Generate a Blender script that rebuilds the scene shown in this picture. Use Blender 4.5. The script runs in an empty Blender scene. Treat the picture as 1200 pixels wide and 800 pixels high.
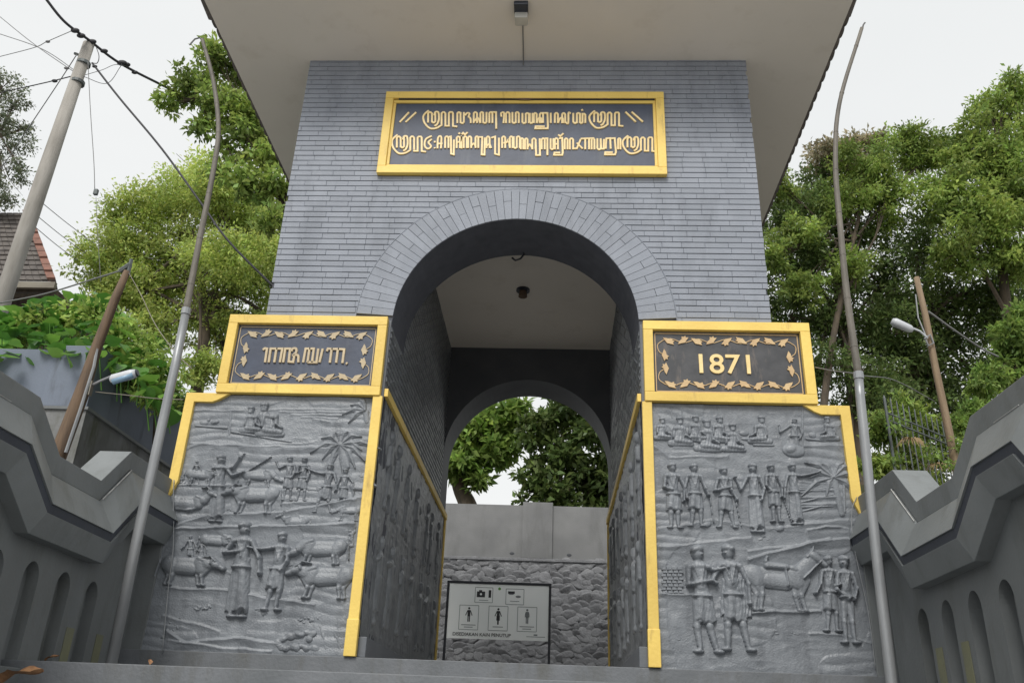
import bpy, bmesh, math, random
import numpy as np
from mathutils import Vector, Matrix
sc = bpy.context.scene
col = sc.collection
rad = math.radians
random.seed(7); rng = np.random.default_rng(7)

# ------------------------------------------------------------------ camera
CAM = Vector((0.4351, -7.6469, -0.5673)); FPX = 1011.13
RV = Vector((0.99841591, 0.04201756, 0.03741916)); UV = Vector((-0.01645601, -0.41790648, 0.908341)); FV = Vector((-0.05380398, 0.90751788, 0.41655304))
cd = bpy.data.cameras.new('camera'); cam = bpy.data.objects.new('camera', cd); col.objects.link(cam)
cd.sensor_width = 36; cd.lens = FPX / 1200 * 36; cd.clip_end = 3000; cd.clip_start = 0.05
m = Matrix((RV, UV, -FV)).transposed().to_4x4(); m.translation = CAM; cam.matrix_world = m
sc.camera = cam

# ------------------------------------------------------------------ sky, sun, exposure
SUN_EL, SUN_AZ = rad(47), rad(192)      # azimuth clockwise from +Y: sun in front of the gate, a little to the left
w = bpy.data.worlds.new('World'); sc.world = w; w.use_nodes = True
nt = w.node_tree; nt.nodes.clear()
out = nt.nodes.new('ShaderNodeOutputWorld'); bg = nt.nodes.new('ShaderNodeBackground'); sky = nt.nodes.new('ShaderNodeTexSky')
sky.sky_type = 'NISHITA'; sky.sun_disc = False; sky.sun_elevation = SUN_EL; sky.sun_rotation = SUN_AZ; sky.dust_density = 4
tc = nt.nodes.new('ShaderNodeTexCoord'); mp = nt.nodes.new('ShaderNodeMapping'); mp.inputs['Scale'].default_value = (1, 1, 2.5)
nz = nt.nodes.new('ShaderNodeTexNoise'); nz.inputs['Scale'].default_value = 1.6; nz.inputs['Detail'].default_value = 4
rp = nt.nodes.new('ShaderNodeValToRGB')
rp.color_ramp.elements[0].color = (7.5, 7.75, 7.8, 1); rp.color_ramp.elements[1].color = (9.1, 9.15, 9.1, 1)
mx = nt.nodes.new('ShaderNodeMix'); mx.data_type = 'RGBA'; mx.inputs[0].default_value = 0.97
nt.links.new(tc.outputs['Generated'], mp.inputs[0]); nt.links.new(mp.outputs[0], nz.inputs['Vector']); nt.links.new(nz.outputs[0], rp.inputs[0])
nt.links.new(sky.outputs[0], mx.inputs[6]); nt.links.new(rp.outputs[0], mx.inputs[7]); nt.links.new(mx.outputs[2], bg.inputs[0])
bg.inputs[1].default_value = 0.064
nt.links.new(bg.outputs[0], out.inputs[0])
sd = bpy.data.lights.new('sun', 'SUN'); sd.energy = 1.5; sd.angle = rad(24); sd.color = (1, 0.97, 0.92)
so = bpy.data.objects.new('sun', sd); col.objects.link(so)
dirv = Vector((math.sin(SUN_AZ) * math.cos(SUN_EL), math.cos(SUN_AZ) * math.cos(SUN_EL), math.sin(SUN_EL)))
so.rotation_euler = dirv.to_track_quat('Z', 'Y').to_euler(); so.location = dirv * 40
sc.view_settings.view_transform = 'Standard'; sc.view_settings.look = 'None'; sc.view_settings.exposure = 0.75; sc.view_settings.gamma = 1
sc.view_settings.use_curve_mapping = False

# ------------------------------------------------------------------ placing helpers: a sight line cut with a real plane
def at(px, py, v, ax=1):
    d = FV * FPX + RV * (px - 600) - UV * (py - 400)
    return CAM + d * ((v - CAM[ax]) / d[ax])
def pxm(p):                                  # pixels per metre at a point
    return FPX / (Vector(p) - CAM).dot(FV)

# ------------------------------------------------------------------ materials
def mat(name, c1, c2=None, scale=6, rough=0.6, bump=0.15, bscale=30, detail=6, metal=0, stretch=(1, 1, 1), grime=None, gscale=1.2, gpos=(0.52, 0.7), spec=0.5, tint=False, trans=0):
    M = bpy.data.materials.new(name); M.use_nodes = True; n = M.node_tree.nodes; l = M.node_tree.links
    b = n['Principled BSDF']; b.inputs['Roughness'].default_value = rough; b.inputs['Metallic'].default_value = metal
    b.inputs['Specular IOR Level'].default_value = spec
    t = n.new('ShaderNodeTexCoord'); mp = n.new('ShaderNodeMapping'); mp.inputs['Scale'].default_value = stretch
    g = n.new('ShaderNodeNewGeometry'); l.new(g.outputs['Position'], mp.inputs[0])
    nz = n.new('ShaderNodeTexNoise'); nz.inputs['Scale'].default_value = scale; nz.inputs['Detail'].default_value = detail; l.new(mp.outputs[0], nz.inputs['Vector'])
    r = n.new('ShaderNodeValToRGB'); c2 = c2 or tuple(x * 0.8 for x in c1)
    r.color_ramp.elements[0].position = 0.3; r.color_ramp.elements[1].position = 0.7
    r.color_ramp.elements[0].color = (*c2, 1); r.color_ramp.elements[1].color = (*c1, 1); l.new(nz.outputs[0], r.inputs[0])
    cur = r.outputs[0]
    if grime:
        g2 = n.new('ShaderNodeTexNoise'); g2.inputs['Scale'].default_value = gscale; g2.inputs['Detail'].default_value = 8; g2.inputs['Roughness'].default_value = 0.65
        m2 = n.new('ShaderNodeMapping'); m2.inputs['Scale'].default_value = (2.2, 2.2, 0.55); l.new(g.outputs['Position'], m2.inputs[0]); l.new(m2.outputs[0], g2.inputs['Vector'])
        r2 = n.new('ShaderNodeValToRGB'); r2.color_ramp.elements[0].position = gpos[0]; r2.color_ramp.elements[1].position = gpos[1]; l.new(g2.outputs[0], r2.inputs[0])
        x = n.new('ShaderNodeMix'); x.data_type = 'RGBA'; l.new(r2.outputs[0], x.inputs[0]); l.new(cur, x.inputs[6]); x.inputs[7].default_value = (*grime, 1); cur = x.outputs[2]
    if tint:
        a = n.new('ShaderNodeAttribute'); a.attribute_name = 'tint'
        x = n.new('ShaderNodeMix'); x.data_type = 'RGBA'; x.blend_type = 'MULTIPLY'; x.inputs[0].default_value = 1; l.new(cur, x.inputs[6]); l.new(a.outputs['Color'], x.inputs[7]); cur = x.outputs[2]
    else:
        oi = n.new('ShaderNodeObjectInfo'); mr = n.new('ShaderNodeMapRange'); mr.inputs[3].default_value = 0.93; mr.inputs[4].default_value = 1.05
        l.new(oi.outputs['Random'], mr.inputs[0]); x = n.new('ShaderNodeVectorMath'); x.operation = 'SCALE'; l.new(cur, x.inputs[0]); l.new(mr.outputs[0], x.inputs['Scale']); cur = x.outputs[0]
    l.new(cur, b.inputs['Base Color'])
    if bump:
        bz = n.new('ShaderNodeTexNoise'); bz.inputs['Scale'].default_value = bscale; bz.inputs['Detail'].default_value = 5; l.new(mp.outputs[0], bz.inputs['Vector'])
        bp = n.new('ShaderNodeBump'); bp.inputs['Strength'].default_value = bump; bp.inputs['Distance'].default_value = 0.02; l.new(bz.outputs[0], bp.inputs['Height']); l.new(bp.outputs[0], b.inputs['Normal'])
    if trans:
        tr = n.new('ShaderNodeBsdfTranslucent'); l.new(cur, tr.inputs[0]); ms = n.new('ShaderNodeMixShader'); ms.inputs[0].default_value = trans
        o = n['Material Output']; l.new(b.outputs[0], ms.inputs[1]); l.new(tr.outputs[0], ms.inputs[2]); l.new(ms.outputs[0], o.inputs[0])
    return M
M = {}
M['brick'] = mat('painted brick', (.285, .308, .355), (.235, .257, .30), 3, .62, .2, 60, grime=(.165, .18, .21), gscale=1.1, gpos=(.52, .8))
M['joint'] = mat('dark brick joint', (.095, .10, .12), (.07, .075, .09), 8, .8)
M['wall'] = mat('grey painted wall', (.15, .165, .185), (.12, .13, .15), 2.5, .6, .15, 40)
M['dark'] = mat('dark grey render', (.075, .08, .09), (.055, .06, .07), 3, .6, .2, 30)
M['relief'] = mat('grey painted relief cement', (.235, .252, .275), (.18, .195, .215), 5, .38, .3, 70, grime=(.12, .13, .145), gscale=2.4, gpos=(.5, .75))
M['dado'] = mat('dark glossy relief cement', (.22, .235, .25), (.15, .16, .175), 5, .34, .3, 30, grime=(.32, .33, .35), gscale=3, gpos=(.6, .8))
M['gold'] = mat('yellow gold paint', (.88, .64, .16), (.76, .53, .125), 2, .5, .16, 35, grime=(.40, .26, .08), gscale=4.5, gpos=(.58, .82))
M['letter'] = mat('pale gold letters', (.90, .70, .34), (.78, .58, .25), 12, .4, .1)
M['ornament'] = mat('faded ochre ornament', (.58, .47, .30), (.46, .37, .24), 14, .5, .1)
M['ornament2'] = mat('bright ochre ornament', (.68, .50, .27), (.56, .38, .2), 14, .5, .1)
M['marble'] = mat('polished dark stone', (.065, .082, .125), (.045, .055, .085), 4, .48, .08, 20, grime=(.11, .125, .15), gscale=3, gpos=(.55, .8))
M['marble2'] = mat('worn dark stone', (.09, .09, .095), (.045, .047, .052), 5, .3, .08, 20, grime=(.22, .18, .15), gscale=3.5, gpos=(.56, .75))
M['soffit'] = mat('off white plaster', (.75, .70, .635), (.71, .665, .60), 1.2, .8, .04, 20, grime=(.60, .545, .47), gscale=1.1, gpos=(.55, .9))
M['parapet'] = mat('grey parapet paint', (.175, .188, .192), (.14, .15, .153), 2.2, .55, .12, 40, grime=(.105, .112, .105), gscale=2.0, gpos=(.5, .78))
M['coping'] = mat('grey coping paint', (.205, .22, .225), (.165, .178, .18), 2.5, .5, .1, 40, grime=(.125, .133, .13), gscale=2.2, gpos=(.52, .8))
M['groove'] = mat('dark blue grey band', (.06, .068, .085), (.045, .05, .065), 4, .6, .1)
M['paving'] = mat('grey paving', (.42, .41, .39), (.33, .32, .31), 2, .7, .2, 20)
M['lip'] = mat('worn white edge', (.62, .62, .6), (.3, .3, .3), 18, .6, .1)
M['step'] = mat('grey step paint', (.18, .19, .205), (.13, .14, .15), 3, .6, .2, 40, grime=(.11, .11, .10), gscale=2, gpos=(.5, .75))
M['moss'] = mat('mossy yellow grey paint', (.20, .20, .12), (.165, .17, .12), 5, .8)
M['terrace'] = mat('pale grey plaster', (.235, .238, .24), (.18, .183, .187), 2, .7, .15, 40, grime=(.13, .132, .13), gscale=1.2, gpos=(.52, .8))
M['stone'] = mat('grey painted rough stone', (.27, .275, .29), (.19, .193, .205), 6, .6, .7, 28)
M['stonegap'] = mat('recess between stones', (.11, .11, .115), None, 8, .8, .3)
M['mosswall'] = mat('mossy stained stone wall', (.25, .255, .26), (.12, .122, .115), 2.5, .8, .5, 14, grime=(.09, .095, .06), gscale=1.6, gpos=(.48, .68))
M['bluewall'] = mat('blue grey plaster', (.175, .205, .26), (.14, .165, .21), 2, .7, .1, 30, grime=(.07, .08, .09), gscale=1.2, gpos=(.58, .75))
M['concrete'] = mat('weathered concrete', (.36, .34, .31), (.24, .225, .2), 8, .8, .3, 60, stretch=(1, 1, .2))
M['bamboo'] = mat('weathered bamboo', (.20, .18, .15), (.11, .10, .085), 10, .6, .3, 50, stretch=(1, 1, .25))
M['pipe'] = mat('galvanised pipe', (.33, .34, .35), (.25, .26, .27), 8, .4, .08, 60, metal=.3, stretch=(1, 1, .3))
M['wood'] = mat('brown weathered wood', (.17, .11, .065), (.09, .06, .04), 12, .75, .3, 60, stretch=(2, 2, .2))
M['bark'] = mat('tree bark', (.13, .10, .07), (.06, .05, .038), 7, .9, .6, 30, stretch=(1.5, 1.5, .4))
M['wire'] = mat('black cable', (.03, .03, .035), None, 5, .6, 0)
M['wirelight'] = mat('grey cable', (.18, .18, .18), None, 5, .6, 0)
M['iron'] = mat('grey green iron', (.13, .15, .15), (.08, .09, .09), 10, .5, .1)
M['black'] = mat('black frame paint', (.015, .017, .024), None, 5, .4, 0)
M['board'] = mat('white printed board', (.88, .90, .89), (.84, .87, .86), 2, .35, .02)
M['ink'] = mat('black print', (.03, .03, .035), None, 5, .5, 0)
M['inkgrey'] = mat('grey print', (.22, .24, .25), None, 5, .5, 0)
M['green'] = mat('green print', (.15, .35, .08), None, 5, .5, 0)
M['tanwood'] = mat('pale tan weathered wood', (.33, .24, .15), (.2, .14, .09), 12, .75, .3, 60, stretch=(2, 2, .2))
M['lampwhite'] = mat('white lamp housing', (.62, .65, .68), (.5, .52, .55), 6, .35, .03)
M['lampblue'] = mat('blue lamp tube', (.25, .40, .55), None, 6, .35, 0)
M['lampdark'] = mat('dark lamp body', (.03, .035, .05), None, 6, .4, 0)
M['lens'] = mat('frosted lens', (.5, .49, .45), None, 6, .3, 0)
M['rooftile'] = mat('dark roof tile', (.13, .115, .105), (.08, .07, .065), 6, .8, .4, 30, grime=(.16, .14, .12), gscale=3)
M['redtile'] = mat('faded red tile', (.24, .115, .085), (.16, .085, .065), 7, .8, .3, 30)
M['fascia'] = mat('pale timber fascia', (.26, .24, .19), (.17, .15, .12), 5, .7, .2, stretch=(.3, 1, 1))
M['deadleaf'] = mat('brown dry leaf', (.36, .19, .09), (.22, .11, .05), 25, .7, .3, 50)
M['ground'] = mat('grey ground', (.38, .37, .35), (.30, .29, .28), 1.5, .85, .3, 12)
M['earth'] = mat('hillside earth', (.10, .085, .05), (.05, .06, .03), 1.5, .95, .5, 6)
def leafmat(n, c1, c2): return mat(n, c1, c2, 1.3, .45, 0, tint=True, trans=.45, spec=.35)
M['leaf_yellow'] = leafmat('yellow green foliage', (.56, .66, .20), (.37, .48, .13))
M['leaf_green'] = leafmat('mid green foliage', (.38, .50, .13), (.23, .34, .09))
M['leaf_dark'] = leafmat('dark green foliage', (.21, .30, .10), (.11, .17, .055))
M['leaf_grey'] = leafmat('grey green foliage', (.22, .26, .17), (.13, .16, .10))
M['leaf_fresh'] = leafmat('fresh green foliage', (.32, .46, .12), (.19, .31, .08))
M['leaf_brown'] = leafmat('brownish flower foliage', (.50, .46, .33), (.36, .33, .22))
M['leaf_big'] = mat('broad leaf', (.13, .31, .05), (.07, .19, .035), 5, .35, 0, trans=.3)
M['leaf_big2'] = mat('pale broad leaf', (.28, .50, .09), (.18, .38, .07), 5, .35, 0, trans=.3)
M['leaf_straw'] = mat('dry palm straw', (.34, .24, .11), (.22, .15, .07), 9, .7, 0)

# ------------------------------------------------------------------ mesh helpers
def me_obj(name, me, m=None, parent=None, smooth=False):
    o = bpy.data.objects.new(name, me); col.objects.link(o)
    if m is not None and not me.materials:
        for k in (m if isinstance(m, (list, tuple)) else [m]): me.materials.append(M[k])
    if parent: o.parent = parent
    if smooth:
        me.polygons.foreach_set('use_smooth', [True] * len(me.polygons))
    return o
class MB:
    def __init__(s): s.v = []; s.f = []
    def add(s, vs, fs):
        b = len(s.v); s.v += [tuple(x) for x in vs]; s.f += [tuple(b + i for i in f) for f in fs]; return s
    def box(s, a, b):
        x0, y0, z0 = a; x1, y1, z1 = b
        return s.add([(x0, y0, z0), (x1, y0, z0), (x1, y1, z0), (x0, y1, z0), (x0, y0, z1), (x1, y0, z1), (x1, y1, z1), (x0, y1, z1)],
              [(0, 3, 2, 1), (4, 5, 6, 7), (0, 1, 5, 4), (1, 2, 6, 5), (2, 3, 7, 6), (3, 0, 4, 7)])
    def quad(s, *p): return s.add(p, [tuple(range(len(p)))])
    def tube(s, pts, r, n=8, cap=True, r2=None):
        pts = [Vector(p) for p in pts]; k = len(pts); rs = r if isinstance(r, (list, tuple)) else [r + ((r2 if r2 is not None else r) - r) * i / max(1, k - 1) for i in range(k)]
        vs = []; fs = []; u = None
        for i, p in enumerate(pts):
            d = (pts[min(i + 1, k - 1)] - pts[max(i - 1, 0)]).normalized()
            if u is None: u = d.orthogonal().normalized()
            u = (u - d * u.dot(d)).normalized(); v = d.cross(u)
            for j in range(n):
                a = 2 * math.pi * j / n; vs.append(p + (u * math.cos(a) + v * math.sin(a)) * rs[i])
        for i in range(k - 1):
            for j in range(n):
                fs.append((i * n + j, i * n + (j + 1) % n, (i + 1) * n + (j + 1) % n, (i + 1) * n + j))
        if cap: fs.append(tuple(range(n - 1, -1, -1))); fs.append(tuple((k - 1) * n + j for j in range(n)))
        return s.add(vs, fs)
    def prism(s, poly, y0, y1):                 # polygon in x,z, extruded along y (front y0)
        n = len(poly)
        vs = [(x, y0, z) for x, z in poly] + [(x, y1, z) for x, z in poly]
        return s.add(vs, [tuple(range(n)), tuple(range(2 * n - 1, n - 1, -1))] + [(i, i + n, (i + 1) % n + n, (i + 1) % n) for i in range(n)])
    def ball(s, c, rx, ry, rz, n=10, mm=6):
        vs = [(c[0], c[1], c[2] + rz)]; fs = []
        for i in range(1, mm):
            t = math.pi * i / mm
            for j in range(n):
                a = 2 * math.pi * j / n; vs.append((c[0] + rx * math.sin(t) * math.cos(a), c[1] + ry * math.sin(t) * math.sin(a), c[2] + rz * math.cos(t)))
        vs.append((c[0], c[1], c[2] - rz)); L = len(vs) - 1
        for j in range(n):
            fs.append((0, 1 + j, 1 + (j + 1) % n)); fs.append((L, 1 + (mm - 2) * n + (j + 1) % n, 1 + (mm - 2) * n + j))
            for i in range(mm - 2): fs.append((1 + i * n + j, 1 + (i + 1) * n + j, 1 + (i + 1) * n + (j + 1) % n, 1 + i * n + (j + 1) % n))
        return s.add(vs, fs)
    def build(s, name, m, parent=None, smooth=False, bevel=0, fix=True):
        me = bpy.data.meshes.new(name); me.from_pydata(s.v, [], s.f); me.update()
        if fix or bevel:
            bm = bmesh.new(); bm.from_mesh(me)
            if bevel: bmesh.ops.bevel(bm, geom=[e for e in bm.edges if len(e.link_faces) == 2 and e.calc_face_angle(0) > .4], offset=bevel, segments=2, affect='EDGES', profile=.6)
            bmesh.ops.recalc_face_normals(bm, faces=bm.faces); bm.to_mesh(me); bm.free()
        return me_obj(name, me, m, parent, smooth)
def np_mesh(name, V, F, m, parent=None, smooth=True, tint=None):
    me = bpy.data.meshes.new(name); V = np.asarray(V, np.float32); F = np.asarray(F, np.int32)
    me.vertices.add(len(V)); me.vertices.foreach_set('co', V.ravel())
    me.loops.add(F.size); me.loops.foreach_set('vertex_index', F.ravel())
    me.polygons.add(len(F)); me.polygons.foreach_set('loop_start', np.arange(0, F.size, F.shape[1], dtype=np.int32))
    me.update(calc_edges=True)
    if smooth: me.polygons.foreach_set('use_smooth', np.ones(len(F), bool))
    if tint is not None:
        a = me.attributes.new('tint', 'FLOAT_COLOR', 'FACE'); a.data.foreach_set('color', np.concatenate([tint, np.ones((len(F), 1))], 1).astype(np.float32).ravel())
    return me_obj(name, me, m, parent)
def tag(o, label=None, cat=None, group=None, kind=None):
    for k, v in (('label', label), ('category', cat), ('group', group), ('kind', kind)):
        if v: o[k] = v
    return o
def thing(name, loc, label, cat, group=None):
    o = bpy.data.objects.new(name, None); o.empty_display_size = .2; col.objects.link(o); o.location = loc
    o['_l'] = 1; del o['_l']
    return tag(o, label, cat, group)
def settle(root):                                # children were built in world coordinates: keep them there
    inv = Matrix.Translation(-root.location)
    for c in root.children: c.matrix_parent_inverse = inv
def arcp(cx, cz, r, a0, a1, n): return [(cx + r * math.cos(a0 + (a1 - a0) * i / n), cz + r * math.sin(a0 + (a1 - a0) * i / n)) for i in range(n + 1)]

# ================================================================== THE SETTING
tag(MB().quad((-400, -300, -2.2), (400, -300, -2.2), (400, 700, -2.2), (-400, 700, -2.2)).build('ground', 'ground'), kind='structure')
ST = thing('stone_steps', (0, -1, -2.2), None, None); ST['kind'] = 'structure'
mb = MB().box((-3.45, -.035, -2.2), (3.45, 0.0, -.004)); mb.build('tread', 'step', ST, bevel=.006)
y, z = -1.68, -.22
MB().box((-3.3, y, -2.2), (3.3, -.037, z)).build('landing', 'step', ST, bevel=.006)
for i in range(11):
    MB().box((-3.3, y - .34, -2.2), (3.3, y - .002, z - .165)).build('tread', 'step', ST, bevel=.006); y -= .34; z -= .165
settle(ST)
PF = tag(MB().box((-3.1, .0, -2.2), (3.1, 5.2, -.006)).box((-9, 5.2, -2.2), (9, 10.3, -.01)).build('pavement', 'paving'), kind='structure')

# ================================================================== THE GATE
R_, CZ, ZT, ZP1, ZP2 = 1.222, 3.13, 6.491, 3.16, 2.33
G = thing('archway_gate', (0, 2.5, 0), 'grey brick entrance gate with round arch, carved relief walls and gold framed signs', 'gate')
def arch_wall(mb, x0, x1, z1, y0, y1, jamb=True):
    arc = arcp(0, CZ, R_, 0, math.pi, 40)
    for i in range(40):
        (xa, za), (xb, zb) = arc[i], arc[i + 1]
        mb.quad((xa, y0, za), (xb, y0, zb), (xb, y0, z1), (xa, y0, z1)); mb.quad((xa, y1, za), (xa, y1, z1), (xb, y1, z1), (xb, y1, zb))
        mb.quad((xa, y0, za), (xa, y1, za), (xb, y1, zb), (xb, y0, zb))
    for s, xe in ((-1, x0), (1, x1)):
        xr = s * R_
        for yy in (y0, y1): mb.quad((xr, yy, 0), (xe, yy, 0), (xe, yy, z1), (xr, yy, z1))
        mb.quad((xr, y0, 0), (xr, y1, 0), (xr, y1, CZ), (xr, y0, CZ)); mb.quad((xe, y0, 0), (xe, y1, 0), (xe, y1, z1), (xe, y0, z1))
mb = MB(); arch_wall(mb, -2.49, 2.49, ZT, .012, .75); o = mb.build('front_wall', 'joint', G, fix=False)
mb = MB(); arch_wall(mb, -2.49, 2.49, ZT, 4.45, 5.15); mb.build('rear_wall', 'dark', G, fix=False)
for s in (-1, 1):
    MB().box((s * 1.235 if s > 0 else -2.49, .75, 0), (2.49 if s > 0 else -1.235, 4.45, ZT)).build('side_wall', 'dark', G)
    MB().box((min(s * 2.492, s * 3.10), .02, -.02), (max(s * 2.492, s * 3.10), 5.15, ZP2 - .002)).build('wing_wall', 'wall', G)
    MB().box((min(s * 2.492, s * 2.82), .02, ZP2), (max(s * 2.492, s * 2.82), 5.15, ZP1 - .01)).build('wing_wall', 'wall', G)
    # block behind each plaque and relief, butted against the jamb
    a, b = sorted((s * (R_ + .004), s * 2.82)); MB().box((a, .0, ZP2), (b, .0115, ZP1 - .01)).build('plaque_backing', 'wall', G)
    a, b = sorted((s * 3.07, s * 3.29))
    MB().box((a, -.02, -.3), (b, .4, .98)).build('end_pier', 'parapet', G, bevel=.01)
# ceiling, soffit, roof
MB().box((-1.235, .75, 4.87), (1.235, 4.45, 4.95)).build('ceiling', 'soffit', G)
SO = MB().box((-3.42, -.93, ZT), (3.42, 5.7, ZT + .05)).build('soffit', 'soffit', G)
RF = MB().box((-3.45, -.96, ZT + .052), (3.45, 5.73, ZT + .12)).add([(-3.5, -1.01, ZT + .12), (3.5, -1.01, ZT + .12), (3.5, 5.8, ZT + .12), (-3.5, 5.8, ZT + .12), (0, 2.0, ZT + 2.1), (0, 3.2, ZT + 2.1)],
      [(0, 1, 4), (1, 2, 5, 4), (2, 3, 5), (3, 0, 4, 5), (0, 3, 2, 1)]).build('roof', 'rooftile', G)
def edge_tile_mesh():
    mb = MB(); n = 8
    for k, (r) in enumerate((.085,)):
        pts = [(r * math.cos(math.pi * i / n), .035 * math.sin(math.pi * i / n)) for i in range(n + 1)]
        inn = [(x * .82, z * .6 - .004) for x, z in pts]
        for i in range(n):
            a, b, c, d = pts[i], pts[i + 1], inn[i + 1], inn[i]
            for yy in (-.1, .3): mb.quad((a[0], yy, a[1]), (b[0], yy, b[1]), (c[0], yy, c[1]), (d[0], yy, d[1]))
            mb.quad((a[0], -.1, a[1]), (a[0], .3, a[1]), (b[0], .3, b[1]), (b[0], -.1, b[1])); mb.quad((d[0], -.1, d[1]), (c[0], -.1, c[1]), (c[0], .3, c[1]), (d[0], .3, d[1]))
    o = mb.build('roof_tile', 'rooftile', RF); me = o.data; bpy.data.objects.remove(o); return me
etm = edge_tile_mesh()
def edge_tile(x, y, rz):
    o = me_obj('roof_tile', etm, None, RF); o.matrix_local = Matrix.Translation((x, y, ZT + .085)) @ Matrix.Rotation(rz, 4, 'Z') @ Matrix.Rotation(rad(-6), 4, 'X') @ Matrix.Scale(-1, 4, (0, 0, 1))
for i in range(40): edge_tile(-3.42 + .175 * i, -.895, 0)
for i in range(38):
    edge_tile(-3.385, -.85 + .175 * i, -math.pi / 2); edge_tile(3.385, -.85 + .175 * i, math.pi / 2)

# ---- bricks of the tower front
CH, BL, GAP = .0661, .235, .007
SIGN = (-1.53, 1.53, 4.90, 5.97)
def brick_mb(mb, x0, x1, z0, z1, y0=0., y1=.013):
    e = .0018
    return mb.add([(x0 + e, y0, z0 + e), (x1 - e, y0, z0 + e), (x1 - e, y0, z1 - e), (x0 + e, y0, z1 - e), (x0, y0 + .003, z0), (x1, y0 + .003, z0), (x1, y0 + .003, z1), (x0, y0 + .003, z1), (x0, y1, z0), (x1, y1, z0), (x1, y1, z1), (x0, y1, z1)],
        [(0, 1, 2, 3), (4, 5, 1, 0), (5, 6, 2, 1), (6, 7, 3, 2), (7, 4, 0, 3), (8, 9, 5, 4), (9, 10, 6, 5), (10, 11, 7, 6), (11, 8, 4, 7)])
RO = 1.585
spans = []
row = 0; z = ZP1 + .006
while z < ZT - .01:
    z1 = min(z + CH - GAP, ZT - .001); zc = (z + z1) / 2
    x = -2.5 - random.random() * BL * .35 - (BL / 2 if row % 2 else 0)
    h = 0
    if z1 - CZ < RO: h = math.sqrt(max(0, RO ** 2 - (max(z1 - .004 - CZ, 0)) ** 2))
    while x < 2.5:
        L = BL * random.choice((.93, 1, 1, 1.12, 1.0, .85)); a, b = max(x, -2.5), min(x + L - .0016, 2.5); x += L
        if b - a < .03: continue
        parts_ = [(a, b)]
        if h:
            parts_ = [(p, q) for p, q in ((a, min(b, -h - .004)), (max(a, h + .004), b)) if q - p > .015]
        res = []
        for p, q in parts_:
            if z1 > SIGN[2] and z < SIGN[3]:
                for pp, qq in ((p, min(q, SIGN[0])), (max(p, SIGN[1]), q)):
                    if qq - pp > .015: res.append((pp, qq))
            else: res.append((p, q))
        for p, q in res: spans.append((p, q, z, z1))
    row += 1; z += CH
spans.sort(key=lambda s: -(pxm(((s[0] + s[1]) / 2, 0, s[2])) ** 2 * (s[1] - s[0])) )
BW = MB().box((-2.488, .0125, ZT - .03), (-2.47, .0128, ZT - .02)).build('brick_bed', 'joint', G)
shared = {}
for k, (p, q, z, z1) in enumerate(spans[:296]):
    key = (round(q - p, 2), round(z1 - z, 3))
    dy = -random.random() * .0035
    if key not in shared:
        mb = brick_mb(MB(), 0, q - p, 0, z1 - z); o = mb.build('brick', 'brick', G); shared[key] = o.data
    else: o = me_obj('brick', shared[key], None, G)
    o.matrix_local = Matrix.Translation((p, dy, z))
mb = MB()
for (p, q, z, z1) in spans[296:]:
    dy = -random.random() * .0035; brick_mb(mb, p, q, z, z1, dy)
bpy.data.objects.remove(BW)
tag(mb.build('brick_courses', 'brick', G), kind='stuff')
# voussoirs: alternating long and split bricks round the arch
NV = 54; mem = 0
for i in range(NV):
    a0 = math.pi * i / NV + .0016; a1 = math.pi * (i + 1) / NV - .0016
    cuts = [(R_ - .002, RO)] if i % 2 else [(R_ - .002, R_ + .175 if (i // 2) % 2 else R_ + .215)]
    if i % 2 == 0: cuts.append((cuts[0][1] + .005, RO))
    for r0, r1 in cuts:
        dy = -.004 - random.random() * .004
        poly = [(r0 * math.cos(a0), CZ + r0 * math.sin(a0)), (r1 * math.cos(a0), CZ + r1 * math.sin(a0)), (r1 * math.cos(a1), CZ + r1 * math.sin(a1)), (r0 * math.cos(a1), CZ + r0 * math.sin(a1))]
        if min(p[1] for p in poly) < ZP1 + .004 and i in (0, NV - 1): continue
        MB().prism(poly, dy, .0125).build('arch_brick', 'brick', G)
mb = MB()
pts = arcp(0, CZ, RO + .008, .03, math.pi - .03, 60)
for i in range(60):
    a, b = pts[i], pts[i + 1]; mb.tube([(a[0], -.002, a[1]), (b[0], -.002, b[1])], .006, 5, False)
mb.build('arch_moulding', 'brick', G)
# side walls of the passage above the dado: courses of small bricks
mb = MB()
for s in (-1, 1):
    row = 0; z = 2.44
    while z < 4.86:
        y = .0 - (BL / 2 if row % 2 else 0)
        while y < 4.45:
            a, b = max(y, .012), min(y + BL - .012, 4.445); y += BL
            top = z + CH - .012
            if a < .75 and (top > CZ): b2 = b; a = max(a, .755)
            if b - a < .03: continue
            x = s * 1.221; e = s * random.uniform(-.012, -.004)
            mb.add([(x, a, z), (x, b, z), (x, b, top), (x, a, top), (x + e, a + .012, z + .008), (x + e, b - .004, z + .008), (x + e * .4, b - .004, top - .004), (x + e * .4, a + .012, top - .004)],
                   [(4, 5, 6, 7), (0, 1, 5, 4), (1, 2, 6, 5), (2, 3, 7, 6), (3, 0, 4, 7)])
        z += CH; row += 1
tag(mb.build('passage_bricks', 'dado', G), kind='stuff')

# ---- frames
def bar(mb, x0, x1, z0, z1, y0=-.045, y1=.004): return mb.box((x0, y0, z0), (x1, y1, z1))
def frame(parent, x0, x1, z0, z1, wd, y0=-.06, inner=True, name='frame'):
    for a in ((x0, x1, z1 - wd, z1), (x0, x1, z0, z0 + wd)):
        bar(MB(), *a, y0=y0).build('frame_bar', 'gold', parent, bevel=.006)
    for a in ((x0, x0 + wd, z0 + wd + .001, z1 - wd - .001), (x1 - wd, x1, z0 + wd + .001, z1 - wd - .001)):
        bar(MB(), *a, y0=y0 + .001).build('frame_bar', 'gold', parent, bevel=.006)
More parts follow.
